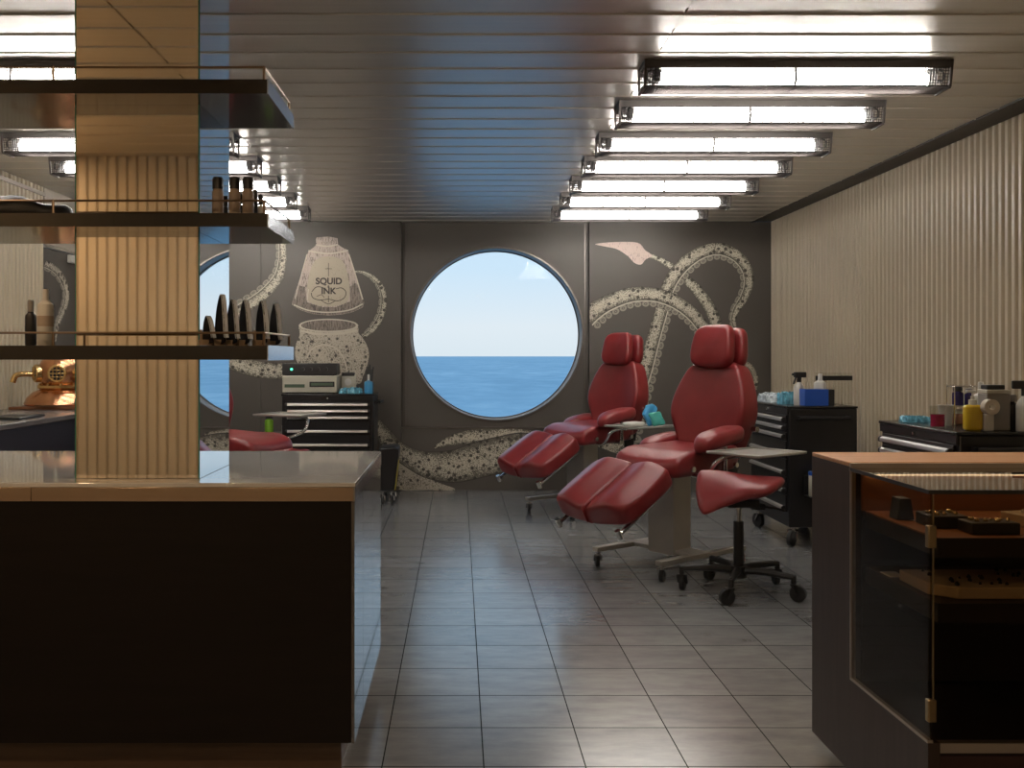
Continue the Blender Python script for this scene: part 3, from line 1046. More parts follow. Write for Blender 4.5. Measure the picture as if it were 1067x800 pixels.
def caster(parent, p, r=.032, yaw=0.0, stem=.03, mat='chrome'):
    c = MB()
    x, y, z = p
    cs, sn = math.cos(yaw), math.sin(yaw)
    off = r * .55

    def P(a, b_, zz):
        return (x + a * cs - b_ * sn, y + a * sn + b_ * cs, zz)
    c.cyl(P(0, 0, r * 1.9), P(0, 0, r * 2 + stem), r * .28, 10)
    for s_ in (-1, 1):
        c.beam(P(0, s_ * r * .42, r * 2.0), P(-off, s_ * r * .42, r * .95), r * .22, r * .5, up=(-sn, cs, 0))
    c.beam(P(r * .25, 0, r * 2.05), P(-off * 1.3, 0, r * 2.0), r * 1.0, r * .18)
    o = c.build('caster', M[mat], parent)
    MB().cyl(P(-off, -r * .3, r), P(-off, r * .3, r), r, 20).build('wheel', M['rubber'], o, bevel=.003)
    return o


def frame(origin, ax, up=(0, 0, 1)):
    """return fn mapping (u along ax, v along left, w along normal)"""
    ax = Vector(ax).normalized()
    left = Vector(up).cross(ax).normalized()
    nrm = ax.cross(left).normalized()
    o = Vector(origin)
    return lambda u, v, w: tuple(o + ax * u + left * v + nrm * w)


def make_chair():
    """local frame: x forward, y to the sitter's left, floor at z=0"""
    R = empty('treatment_chair', (0, 0, 0))
    # base, turned relative to the seat
    byaw = 0.0
    cb, sb_ = math.cos(byaw), math.sin(byaw)

    def B(x, y, z):
        return (x * cb - y * sb_ + 0.0, x * sb_ + y * cb, z)
    ZB = .105
    for sy in (-1, 1):
        y = sy * .235
        MB().beam(B(-.36, y, ZB), B(.36, y, ZB), .045, .028).build('base_rail', M['satin'], R, bevel=.004)
        for sx in (-1, 1):
            caster(R, B(sx * .335, y, 0), .036, random.uniform(0, 6), .018)
    MB().beam(B(0, -.24, ZB), B(0, .24, ZB), .12, .026).build('cross_rail', M['satin'], R, bevel=.004)
    b = MB()
    for (w, d, z0, z1) in ((.19, .15, .085, .545),):
        v = [B(sx * d / 2, sy * w / 2, z) for z in (z0, z1) for sx, sy in ((-1, -1), (1, -1), (1, 1), (-1, 1))]
        b.add(v, [(3, 2, 1, 0), (4, 5, 6, 7), (0, 1, 5, 4), (1, 2, 6, 5), (2, 3, 7, 6), (3, 0, 4, 7)])
    b.build('pedestal', M['satin'], R, bevel=.006)
    MB().box((-.30, -.17, .535), (.14, .17, .565)).box((-.36, -.20, .50), (-.28, -.17, .58)).box((-.36, .17, .50), (-.28, .20, .58)).build('seat_frame', M['blackplastic'], R, bevel=.004)
    # seat
    so = smooth_closed([(-.36, -.16), (-.30, -.235), (-.05, -.255), (.15, -.24), (.215, -.20), (.225, 0), (.215, .20), (.15, .24), (-.05, .255), (-.30, .235), (-.36, .16), (-.38, 0)], 4)

    def sf(u, v, w):
        return (u, v, .603 + w + .018 * (v / .25) ** 2 * (1 if w > 0 else .3) - .05 * max(0, (u - .05) / .17) ** 2 * (1 if w > 0 else .15) + .014 * max(0, (-u - .1) / .2))
    st = MB().cushion(so, .128, .036, .008, sf).build('seat', M['red'], R)
    for sx in (-.27, .10):
        MB().cyl((sx, .246, .585), (sx, .262, .585), .015, 14).build('bolt', M['chrome'], st)
    # backrest
    A = Vector((-.375, 0, .585))
    tilt = math.radians(9)
    up = Vector((-math.sin(tilt), 0, math.cos(tilt)))
    nf = Vector((math.cos(tilt), 0, math.sin(tilt)))

    def bf(u, v, w):     # u across, v up, w forward
        wrap = .05 * (u / .26) ** 2
        return tuple(A + up * v + Vector((0, 1, 0)) * u + nf * (w + (wrap if w > 0 else wrap * .35)))
    bo = smooth_closed([(-.165, .02), (-.215, .13), (-.262, .27), (-.255, .38), (-.215, .50), (-.165, .585), (-.08, .615), (.08, .615), (.165, .585), (.215, .50), (.255, .38), (.262, .27), (.215, .13), (.165, .02), (.06, -.01), (-.06, -.01)], 4)
    bk = MB().cushion([(u * 1.02, v * .95) for u, v in bo], .135, .036, .008, bf).build('backrest', M['red'], R)
    MB().cyl(bf(.255, .20, -.03), bf(.292, .20, -.03), .016, 14).build('bolt', M['chrome'], bk)
    MB().beam(bf(-.12, -.04, -.075), bf(-.12, .45, -.075), .03, .02, up=nf).beam(bf(.12, -.04, -.075), bf(.12, .45, -.075), .03, .02, up=nf).build('back_frame', M['blackplastic'], R)
    # headrest: front pad and rear pad
    A2 = A + up * .535 + nf * .012

    def hf(off, lift):
        def f(u, v, w):
            q = 1 - .17 * max(0, v + .03) / .16
            return tuple(A2 + up * (v + .135 + lift) + Vector((0, 1, 0)) * (u * q) + nf * (w + off + .03 * (u / .15) ** 2 - .10 * max(0, v - .03)))
        return f
    ho = superell(.150, .132, 4.2, 44)
    hr = MB().cushion(ho, .085, .038, .012, hf(.058, 0)).build('headrest', M['red'], R)
    MB().cushion([(u * 1.10, v * .95) for u, v in ho], .085, .038, .010, hf(-.052, .006)).build('rear_pad', M['red'], hr)
    MB().cyl(tuple(A2 + up * -.06 - nf * .06), tuple(A2 + up * .08 - nf * .06), .012, 10).build('headrest_post', M['chrome'], R)
    # armrests
    for sy in (-1, 1):
        ao = smooth_closed([(.18, 0), (.15, .05), (.05, .078), (-.09, .074), (-.16, .047), (-.18, 0), (-.16, -.047), (-.09, -.074), (.05, -.078), (.15, -.05)], 4)
        cy = sy * .285
        cx = -.08 if sy > 0 else -.26
        zz = .75 if sy > 0 else .675

        def af(u, v, w, cx=cx, cy=cy, zz=zz):
            return (cx + u, cy + v, zz + w - .13 * u - .35 * max(0, u - .05) ** 2 * 4)
        ar = MB().cushion(ao, .085, .035, .014, af).build('armrest', M['red'], R)
        m_ = MB().cyl((cx - .05, cy, .565), (cx - .05, cy, zz - .03), .015, 12).beam((cx - .05, cy * .62, .552), (cx - .05, cy * 1.02, .552), .04, .028)
        m_.cyl((cx - .05, cy, .655), (cx - .05, cy + sy * .05, .655), .012, 10)
        m_.build('arm_post', M['chrome'], ar)
    # split leg rest, sloping down
    P0 = Vector((.285, 0, .578))
    dl = Vector((math.cos(math.radians(-29)), 0, math.sin(math.radians(-29))))
    nl = Vector((-dl.z, 0, dl.x))
    for sy in (-1, 1):
        lo = smooth_closed([(.0, .006), (.0, .13), (.008, .235), (.04, .272), (.20, .283), (.34, .275), (.43, .245), (.462, .14), (.468, .03), (.455, .006), (.25, .004)], 4)
        lo = [(u * .92, v * sy) for u, v in lo]
        if sy < 0: lo = lo[::-1]

        def lf(u, v, w):
            a = abs(v)
            k = .016 * math.cos((a - .15) / .13 * PI) if a < .4 else 0       # each pad crowned, low seam
            hump = (k + .0) * (1 if w > 0 else .1)
            return tuple(P0 + dl * (u) + Vector((0, 1, 0)) * v + nl * (w + hump - .02 * max(0, (u - .33) / .14) ** 2))
        lg = MB().cushion(lo, .12, .026, .002, lf).build('leg_rest', M['red'], R)
        m_ = MB()
        yy = sy * .225
        m_.tube([tuple(P0 + dl * .02 + Vector((0, yy, 0)) - nl * .082), tuple(P0 + dl * .455 + Vector((0, yy, 0)) - nl * .082)], .012, 10)
        m_.cyl(tuple(P0 + dl * .455 + Vector((0, yy, 0)) - nl * .105), tuple(P0 + dl * .455 + Vector((0, yy, 0)) - nl * .055), .016, 10)
        m_.build('support_rod', M['chrome'], lg)
    # instrument tray on a bent arm at the sitter's left
    tx, ty, tz, hx, hy = -.045, .555, .69, .20, .165
    t = MB().box((tx - hx, ty - hy, tz - .004), (tx + hx, ty + hy, tz))
    for (a, b_) in (((-hx, -hy), (hx, -hy)), ((hx, -hy), (hx, hy)), ((hx, hy), (-hx, hy)), ((-hx, hy), (-hx, -hy))):
        t.beam((tx + a[0], ty + a[1], tz + .004), (tx + b_[0], ty + b_[1], tz + .004), .008, .012)
    tr = t.build('side_tray', M['tray'], R, bevel=.002)
    MB().tube(smooth_open([(tx, ty - .02, tz - .013), (tx + .16, ty - .05, tz - .014), (tx + .21, ty - .09, tz - .04), (tx + .21, ty - .14, tz - .10), (tx + .15, ty - .24, .552), (.05, .16, .55)], 6), .011, 12).build('tray_arm', M['chrome'], tr)
    MB().beam((.10, -.1, .54), tuple(P0 + Vector((.05, -.1, -.09))), .03, .02).beam((.10, .1, .54), tuple(P0 + Vector((.05, .1, -.09))), .03, .02).build('leg_rest_bracket', M['satin'], R)
    return R


dA = math.atan2(-.60, -.80)
chair = make_chair()
chair.location = (1.2, 5.55, 0)
chair.rotation_euler = (0, 0, dA)
tag(chair, 'red leatherette treatment chair nearest the camera, beside the saddle stool', 'treatment chair', 'red treatment chairs')
c2 = copy_tree(chair)
c2.location = (.95, 7.49, 0)
tag(c2, 'red leatherette treatment chair farther back, just right of the porthole', 'treatment chair', 'red treatment chairs')
c3 = copy_tree(chair)
c3.location = (-1.40, 6.45, 0)
c3.rotation_euler = (0, 0, math.atan2(-.42, .91))
for ch in [q for q in bpy.data.objects if q.parent == c3 and q.name.startswith('leg_rest')]:
    if 'bracket' not in ch.name:          # leg rest of this chair is folded down
        piv = Matrix.Translation((.285, 0, .578))
        ch.matrix_local = piv @ Matrix.Rotation(math.radians(52), 4, 'Y') @ piv.inverted()
tag(c3, 'red leatherette treatment chair behind the counter, partly hidden by the mirror column', 'treatment chair', 'red treatment chairs')


for ch in [q for q in bpy.data.objects if q.parent == c3 and q.name.startswith('armrest')]:
    for g_ in [q for q in bpy.data.objects if q.parent == ch]:
        bpy.data.objects.remove(g_)
    bpy.data.objects.remove(ch)


for ch in [q for q in bpy.data.objects if q.parent == c3 and q.name.startswith('side_tray')]:
    ch.location.z += .09          # this chair's tray is set higher


# things on the middle tray
b = MB().cushion(superell(.085, .055, 2.6, 24), .03, .012, .006, lambda u, v, w: (u, v, w + .015))
o = b.build('folded_towel', M['white'])
o.location = (1.265, 7.04, .693)
o.rotation_euler = (0, 0, .5)
tag(o, 'white folded towel lying on the farther chair\'s side tray', 'towel')


def pouch(loc, w, h, th, mat, lab, rz=0, name='wrap_pack', cat='pack', lean=.15):
    b = MB().cushion([(u, v + h / 2) for u, v in superell(w / 2, h / 2, 3.5, 28)], th, th * .4, th * .25,
                     lambda u, v, q: (u + .012 * math.sin(v * 60), q + lean * v + .006 * math.sin(u * 70), v + .004 * math.sin(u * 90)))
    o = b.build(name, M[mat])
    o.location = loc
    o.rotation_euler = (0, 0, rz)
    return tag(o, lab, cat)


pouch((1.405, 7.12, .693), .10, .155, .03, 'skyblue', 'upright blue pack on the far right-hand chair\'s side tray', .3)
pouch((1.43, 7.035, .697), .10, .10, .03, 'teal', 'green-teal pack leaning on the blue pack, on the farther chair\'s side tray', -.2)
cd = empty('side_caddy', (-1.56, 8.12, .50), 'grey bin-shaped caddy hooked on the left side of the back tool chest', 'caddy')
b = MB()
for a, b_ in (((-.085, 0, 0), (.085, .14, .008)), ((-.085, 0, .008), (.085, .004, .06)), ((-.085, .136, .008), (.085, .14, .06)), ((-.085, .004, .008), (-.081, .136, .06)), ((.081, .004, .008), (.085, .136, .12))):
    b.box(a, b_)
b.build('tray', M['grey'], cd)
bottle('green_bottle', (-1.595, 8.19, .509), 'lime green bottle with black cap in the caddy beside the back tool chest', 'bottle', .036, .20, 'green', 'blackplastic', .03)

# ------------------------------------------------------------------ saddle stool
S = empty('saddle_stool', (1.425, 4.96, 0), 'red saddle stool on five black casters in front of the nearest chair', 'stool')
rot = math.radians(-24)


def ssf(u, v, w):
    top = 1 if w > 0 else .8
    fr = min(1, max(0, (.09 - u) / .27))
    fr = fr * fr * (3 - 2 * fr)
    a = max(0, u) / .2
    z = .545 + w + .012 * a * a + .030 * fr * math.exp(-(v / .10) ** 2)
    z -= (.135 * fr + .022) * (abs(v) / .165) ** 1.7 * top
    if w < 0:
        z += .02 * a
    return (u * math.cos(rot) - v * math.sin(rot), u * math.sin(rot) + v * math.cos(rot), z)


so = smooth_closed([(-.205, 0), (-.195, -.10), (-.15, -.16), (-.05, -.165), (.08, -.19), (.17, -.17), (.215, -.08), (.222, 0), (.215, .08), (.17, .17), (.08, .19), (-.05, .165), (-.15, .16), (-.195, .10)], 4)
MB().cushion(so, .075, .030, .012, ssf).build('seat', M['red'], S)
MB().box((-.07, -.06, .435), (.09, .06, .475)).box((.06, -.03, .42), (.13, .03, .45)).build('mechanism', M['blackplastic'], S, bevel=.006)
MB().tube([(.10, -.03, .44), (.16, -.10, .44), (.19, -.14, .435)], .006, 8).build('lever', M['blackplastic'], S)
MB().cyl((0, 0, .30), (0, 0, .45), .014, 14).build('gas_lift', M['chrome'], S)
g = MB().cyl((0, 0, .08), (0, 0, .36), .026, 16)
g.build('column', M['blackplastic'], S, bevel=.003)
MB().cyl((0, 0, .075), (0, 0, .135), .045, 18).build('hub', M['blackplastic'], S, bevel=.004)
for k in range(5):
    t = math.radians(175 + 72 * k)
    p1 = (.285 * math.cos(t), .285 * math.sin(t), .115)
    lg = MB()
    lg.tube([(.03 * math.cos(t), .03 * math.sin(t), .115), (.15 * math.cos(t), .15 * math.sin(t), .122), p1], [.021, .018, .015], 8)
    lg.cyl((p1[0], p1[1], .088), (p1[0], p1[1], .125), .014, 10)
    lg.build('leg', M['blackplastic'], S)
    caster(S, (p1[0], p1[1], 0), .040, t + 1.2 + k, .010, 'blackplastic')


# ------------------------------------------------------------------ tool chests
def tool_chest(loc, rz, lab, W=.72, Dp=.44, handles=(.80, .747, .692, .578, .465, .352, .242)):
    """local: front faces -y, x across"""
    R = empty('tool_chest', loc, lab, 'tool cabinet', 'black tool chests', rz)
    Z0, Z1 = .125, .872
    MB().box((-W / 2, .012, Z0), (W / 2, Dp, Z1)).build('body', M['cab'], R, bevel=.006)
    MB().box((-W / 2 - .004, -.004, Z1), (W / 2 + .004, Dp + .004, Z1 + .014)).build('top', M['cabtop'], R, bevel=.004)
    zt = .83
    MB().box((-W / 2 + .004, 0, zt + .004), (W / 2 - .004, .011, Z1 - .001)).build('lock_strip', M['cab'], R, bevel=.002)
    MB().cyl((0, -.010, .851), (0, 0, .851), .008, 12).build('lock', M['chrome'], R)
    edges = [zt] + [h - .026 for h in handles]
    for i, h in enumerate(handles):
        d = MB().box((-W / 2 + .03, 0, edges[i + 1] + .0025), (W / 2 - .03, .011, edges[i] - .0025)).build('drawer', M['cab'], R, bevel=.002)
        pb = MB()
        prof = [(0, .012), (-.010, .013), (-.020, .006), (-.022, -.008), (-.017, -.012), (0, -.012)]
        pb.prism(prof, lambda a, c_, hh, h=h: (hh, a, h + c_ * .95), -W / 2 + .048, W / 2 - .048)
        ph = pb.build('pull', M['alu'], d, bevel=.001)
        for sx in (-1, 1):
            MB().prism([(p[0] * 1.08, p[1] * 1.15) for p in prof], lambda a, c_, hh, h=h: (hh, a, h + c_), sx * (W / 2 - .048), sx * (W / 2 - .034)).build('end_cap', M['blackplastic'], ph)
    # side push bar on +x side and bumper
    hb = MB().tube([(W / 2 + .045, .06, .815), (W / 2 + .045, Dp - .06, .815)], .012, 10)
    for y in (.07, Dp - .07):
        hb.beam((W / 2, y, .815), (W / 2 + .045, y, .815), .02, .02)
    hb.build('push_bar', M['cab'], R)
    for sx in (-1, 1):
        for y in (.06, Dp - .06):
            caster(R, (sx * (W / 2 - .06), y, 0), .05, 2.4 if sx > 0 else .4, .02)
    return R


# right-hand chests: fronts face -X, push bar side faces the camera (-Y)
# local front -y -> world -x : rotate -90 deg ; local +x -> world -y
tool_chest((2.06, 6.50, 0), -PI / 2, 'black tool chest by the right wall, the farther one, next to the treatment chairs', W=.78)
tool_chest((2.06, 4.40, 0), -PI / 2, 'black tool chest by the right wall, the nearer one behind the glass display case', W=.74)
tool_chest((-1.085, 8.06, 0), 0, 'black tool chest against the back wall below the painted jar', W=.76)
ZC = .8868

# --- on the back-wall chest
Yb = 8.16
x0, x1 = (294 - CX) * Yb / F, (351 - CX) * Yb / F
st = empty('steriliser', ((x0 + x1) / 2, Yb, ZC), 'beige bench-top device with green display strip, on the back tool chest', 'device')
w = (x1 - x0)
MB().box((-w / 2, 0, .006), (w / 2, .28, .148)).build('case', M['offwhite'], st, bevel=.008)
MB().box((.0, -.006, .055), (w / 2 - .02, .004, .10)).build('slot_bezel', M['blackplastic'], st, bevel=.003)
MB().box((.012, -.009, .066), (w / 2 - .032, -.004, .090)).build('display', M['lcd'], st)
MB().box((-w / 2 + .02, -.002, .05), (-.04, .004, .078)).build('label_strip', M['lcd'], st)
for sx in (-1, 1):
    MB().cyl((sx * (w / 2 - .03), .05, 0), (sx * (w / 2 - .03), .05, .008), .012, 10).build('foot', M['rubber'], st)
am = empty('power_unit', ((323 - CX) * 8.2 / F, 8.2, ZC + .148), 'low black power unit with green light, on top of the beige device', 'device')
MB().box((-.235, 0, .004), (.225, .22, .105)).build('case', M['blackplastic'], am, bevel=.008)
MB().cyl((-.155, -.004, .055), (-.155, .004, .055), .011, 14).build('indicator_light', M['ledgreen'], am)
for k in range(4):
    MB().cyl((-.06 + .065 * k, -.012, .055), (-.06 + .065 * k, .001, .055), .016, 14).build('dial', M['blackplastic'], am, bevel=.002)
MB().box((-.2, .01, .0006), (.2, .2, .005)).build('foot', M['rubber'], am)


def crumpled(loc, w, d, h, mat, lab, name, cat):
    b = MB()
    nx, ny = 16, 10
    vs = []
    rnd = random.Random(hash(lab) % 1000 if False else len(lab) * 7)
    for j in range(ny + 1):
        for i in range(nx + 1):
            e = min(i, nx - i, j * 1.5, (ny - j) * 1.5)
            z = 0.0 if e == 0 else h * (.45 + .55 * rnd.random()) * min(1, .5 + e / 3)
            vs.append((-w / 2 + w * i / nx + (rnd.random() - .5) * .012, -d / 2 + d * j / ny + (rnd.random() - .5) * .012, z + .001))
    fs = [(j * (nx + 1) + i, j * (nx + 1) + i + 1, (j + 1) * (nx + 1) + i + 1, (j + 1) * (nx + 1) + i) for j in range(ny) for i in range(nx)]
    b.add(vs, fs)
    n0 = len(b.v)
    per = [i for i in range(nx + 1)] + [(j * (nx + 1) + nx) for j in range(1, ny + 1)] + [ny * (nx + 1) + i for i in range(nx - 1, -1, -1)] + [j * (nx + 1) for j in range(ny - 1, 0, -1)]
    b.f.append(tuple(reversed(per)))
    o = b.build(name, M[mat], smooth=0)
    o.location = loc
    return tag(o, lab, cat)


crumpled(((366 - CX) * 8.25 / F, 8.26, ZC), .19, .20, .05, 'bluewrap', 'crumpled blue-green film heaped beside the beige device on the back chest', 'wrap_film', 'film')
cm = empty('bench_meter', ((363 - CX) * 8.42 / F, 8.40, ZC), 'small off-white meter with round dial behind crumpled film, on the back chest', 'device')
MB().box((-.065, 0, 0), (.065, .06, .155)).build('case', M['offwhite'], cm, bevel=.012)
MB().cyl((0, -.006, .09), (0, .002, .09), .03, 20).build('dial', M['white'], cm, bevel=.002)
MB().box((-.055, -.002, .14), (.055, .058, .172)).build('lid', M['blackplastic'], cm, bevel=.006)
bt = bottle('spray_bottle', ((384 - CX) * 8.18 / F, 8.18, ZC), 'bright blue bottle with white pump at right edge of the back chest', 'bottle', .035, .16, 'skyblue', 'white', .05, None, .010, .4)
b = MB()
for k in range(5):
    x = -.03 + .015 * k
    b.tube([(x * .4, 0, .002), (x, .02, .20 + .02 * (k % 3))], .006, 8)
pc = empty('pen_pot', ((385 - CX) * 8.43 / F, 8.43, ZC), 'dark pot of upright tools at the rear corner of the back chest', 'pot')
MB().lathe([(.036, 0), (.04, .09), (.037, .09), (.034, .01)], seg=18).build('pot', M['blackplastic'], pc)
b.build('tools', M['blackplastic'], pc)

# --- on the farther right chest (world coords)
crumpled((2.18, 6.68, ZC), .20, .30, .07, 'clearwrap', 'clear crumpled film pack on the farther right tool chest', 'film_pack', 'film')
crumpled((2.17, 6.41, ZC), .12, .13, .085, 'bluewrap', 'blue-green crumpled wrap beside the spray bottle on the farther right chest', 'wrap_film', 'film')


def spray(loc, lab, h=.26, r=.036, rz=0.0, body='white', cat='bottle'):
    R = empty('trigger_spray', loc, lab, cat, 'trigger spray bottles', rz)
    hb = h * .68
    MB().lathe([(r * .95, 0), (r, .005), (r, hb * .72), (r * .8, hb * .86), (r * .38, hb * .97), (r * .36, hb)], seg=22).build('body', M[body], R)
    MB().cyl((0, 0, hb), (0, 0, hb + .022), r * .42, 16).build('collar', M['blackplastic'], R)
    t = MB().box((-.035, -.012, hb + .03), (.05, .012, hb + .065)).box((-.012, -.010, hb + .018), (.014, .010, hb + .04)).cyl((-.035, 0, hb + .05), (-.052, 0, hb + .05), .008, 10)
    t.build('spray_head', M['blackplastic'], R, bevel=.005)
    MB().beam((-.022, 0, hb + .035), (-.04, 0, hb - .012), .014, .006).build('trigger', M['blackplastic'], R, bevel=.002)
    return R


spray((2.19, 6.27, ZC), 'white trigger spray bottle with black head on the farther right chest', .215, .034, .3)
bx = empty('glove_box', (2.252, 6.125, ZC), 'bright blue box with dark end on the farther right chest', 'box')
MB().box((-.075, 0, .0), (.075, .10, .105)).build('carton', M['blue'], bx, bevel=.003)
MB().box((.075, 0, .0), (.112, .10, .104)).build('end_flap', M['blackplastic'], bx, bevel=.003)
bottle('pump_bottle', (2.33, 6.28, ZC), 'small white bottle behind the blue box', 'bottle', .038, .20, 'white', 'white', .04, None, .014, .45)
ac = empty('sign_holder', (2.45, 6.36, ZC), 'clear acrylic holder with dark header strip, at the back of the farther right chest', 'holder')
MB().box((-.12, 0, 0), (.12, .004, .205)).build('panel', M['clear'], ac)
MB().box((-.12, -.002, .155), (.12, -.0005, .185)).build('header_strip', M['blackplastic'], ac)
MB().box((-.12, -.02, 0), (.12, .04, .004)).build('base', M['clear'], ac)
# can of wipes on the side of the chest
cn = empty('wipes_tub', (2.21, 6.02, .335), 'cream tub with blue lid clipped to the side of the farther right chest', 'tub')
MB().lathe([(.044, 0), (.046, .004), (.046, .125), (.045, .13)], seg=24).build('tub', M['offwhite'], cn)
MB().lathe([(.048, .13), (.048, .148), (.044, .152)], seg=24).build('lid', M['blue'], cn)
MB().box((-.05, -.048, -.006), (.05, .075, -.001)).box((-.05, .068, -.006), (.05, .075, .12)).build('bracket', M['cab'], cn)

# --- on the nearer right chest
Yn = 4.15


def on2(px, Y):
    return ((px - CX) * Y / F, Y, ZC)


crumpled(((950 - CX) * 4.66 / F, 4.62, ZC), .13, .10, .032, 'bluewrap', 'flat blue-green wrap at the far corner of the nearer right chest', 'wrap_film', 'film')
gl = empty('specimen_glass', on2(977, 4.28), 'clear tumbler half full of pink liquid on the nearer right chest', 'glass')
MB().lathe([(.030, 0), (.033, .095), (.031, .095), (.0285, .004)], seg=24).build('tumbler', M['clear'], gl)
MB().lathe([(.0282, .005), (.029, .058)], seg=24).build('liquid', M['pink'], gl)
cu = MB().lathe([(.026, 0), (.033, .09), (.034, .092), (.031, .092), (.024, .004)], seg=24).build('paper_cup', M['white'])
cu.location = (2.21, 4.42, ZC)
tag(cu, 'white paper cup behind the pink tumbler', 'cup')
rk = empty('bottle_rack', on2(1003, 4.48), 'wire rack with purple bottle and jar, behind the yellow soap', 'rack')
r = MB()
for sx in (-1, 1):
    for sy in (-1, 1):
        r.cyl((sx * .055, sy * .035, 0), (sx * .055, sy * .035, .185), .003, 8)
for z in (.085, .175):
    for sx in (-1, 1):
        r.cyl((sx * .055, -.035, z), (sx * .055, .035, z), .003, 8)
        r.cyl((-.055, sx * .035, z), (.055, sx * .035, z), .003, 8)
r.box((-.055, -.035, .083), (.055, .035, .086))
r.build('wire_frame', M['chrome'], rk)
X, Y, Z = on2(1003, 4.48)
bottle('purple_bottle', (X - .022, Y, Z + .0875), 'small purple bottle with black cap on the wire rack', 'bottle', .024, .085, 'purple', 'blackplastic', .02)
bottle('dark_bottle', (X + .03, Y, Z + .0875), 'small dark bottle beside the purple one on the wire rack', 'bottle', .02, .078, 'purple', 'grey', .02)
bottle('lidded_jar', (X - .01, Y, Z), 'brown jar with cream lid under the purple bottle', 'jar', .036, .07, 'mahogany', 'offwhite', .02, None, .036, .9)
sp = empty('soap_bottle', on2(1013.5, 4.10), 'yellow liquid soap pump bottle standing on the nearer right chest', 'bottle')
MB().cushion(superell(.036, .024, 3.5, 28), .108, .012, .003, lambda u, v, w: (u, v, w + .054)).build('body', M['yellow'], sp)
MB().lathe([(.016, .108), (.016, .13), (.008, .132), (.008, .145)], seg=16).build('collar', M['white'], sp)
MB().cyl((0, 0, .14), (0, 0, .165), .004, 8).box((-.028, -.006, .160), (.012, .006, .170)).build('pump', M['white'], sp, bevel=.002)
gb = empty('dispenser_box', on2(1040, 4.10), 'tall grey-beige dispenser box with black lid, right of the yellow soap', 'dispenser')
MB().box((-.046, 0, 0), (.052, .075, .155)).build('box', M['grey'], gb, bevel=.003)
MB().box((-.048, -.002, .155), (.054, .077, .172)).build('collar', M['offwhite'], gb, bevel=.003)
MB().box((-.040, .01, .172), (.036, .065, .192)).build('lid', M['blackplastic'], gb, bevel=.004)
MB().box((-.070, -.025, 0), (-.030, -.003, .07)).build('front_pack', M['white'], gb, bevel=.003)
rl = MB()
vs, fs = [], []
for i in range(28):
    t = 2 * PI * i / 28
    c, s_ = math.cos(t), math.sin(t)
    for (rr, yy) in ((.012, -.018), (.032, -.018), (.032, .018), (.012, .018)):
        vs.append((rr * c, yy, rr * s_))
for i in range(28):
    a, d = 4 * i, 4 * ((i + 1) % 28)
    for k in range(4):
        fs.append((a + k, a + (k + 1) % 4, d + (k + 1) % 4, d + k))
rl.add(vs, fs)
o = rl.build('tape_roll', M['paper'])
X, Y, Z = on2(1030, 4.07)
o.location = (X, Y - .012, Z + .102)
tag(o, 'cream tape roll leaning on the front of the grey dispenser box', 'tape roll')
bottle('pump_bottle', (on2(1022, 4.30)[0], 4.30, ZC), 'white pump bottle behind the yellow soap and grey dispenser', 'bottle', .034, .20, 'white', 'white', .045, None, .012, .4)
bottle('black_bottle', (on2(1054, 4.14)[0], 4.14, ZC), 'black bottle between the grey dispenser and the white spray', 'bottle', .026, .15, 'blackplastic', 'grey', .03)
spray((on2(1068, 4.08)[0], 4.08, ZC), 'white trigger spray with black head at the photo edge, on the nearer right chest', .215, .034, 2.8)

# ------------------------------------------------------------------ black bin on casters beside the back chest
bn = empty('waste_bin', (-.60, 7.86, 0), 'black wheeled bin with yellow edge stripe beside the back tool chest', 'bin')
poly = smooth_closed([(-.13, .10), (-.125, .44), (-.10, .478), (.08, .48), (.108, .455), (.112, .40), (.085, .10)], 3)
MB().prism([(-.045, .46), (.08, .47), (.112, .455), (.112, .40), (.080, .11), (-.04, .11)], lambda a, b_, h: (a, h, b_), 0, .30).build('body', M['cab'], bn, bevel=.015, seg=3)
MB().prism([(.113, .36), (.118, .36), (.088, .12), (.083, .12)], lambda a, b_, h: (a, h, b_), .01, .03).build('stripe', M['yellowtape'], bn)
for sx in (-.02, .055):
    for y in (.04, .25):
        caster(bn, (sx, y, 0), .035, 1.8, .035)

# ------------------------------------------------------------------ left desk with diving helmet
dk = empty('side_desk', (-2.26, 5.4, 0), 'navy-fronted desk with grey top along the left wall, under the diving helmet', 'desk')
MB().box((-.66, -1.35, .832), (0, 1.35, .86)).build('top', M['desktop'], dk, bevel=.003)
MB().box((-.62, -1.33, .0), (-.012, 1.33, .831)).build('body', M['navy'], dk, bevel=.003)
hl = empty('diving_helmet', (-2.60, 6.36, .8608), 'copper and brass diving helmet on a wooden board, on the left desk', 'helmet')
MB().box((-.25, -.2, 0), (.23, .2, .018)).build('board', M['mahogany'], hl, bevel=.004)
cp = MB().lathe([(.215, .02), (.222, .032), (.205, .07), (.17, .105), (.125, .125), (.12, .13)], seg=36).build('breastplate', M['copper'], hl)
MB().lathe([(.135, .128), (.14, .135), (.14, .15), (.125, .156), (.118, .156)], seg=36).build('collar_ring', M['brass'], hl)
MB().lathe([(.112, .15), (.128, .18), (.14, .22), (.135, .27), (.115, .31), (.075, .338), (.03, .348), (.001, .35)], seg=36).build('dome', M['copper'], hl)
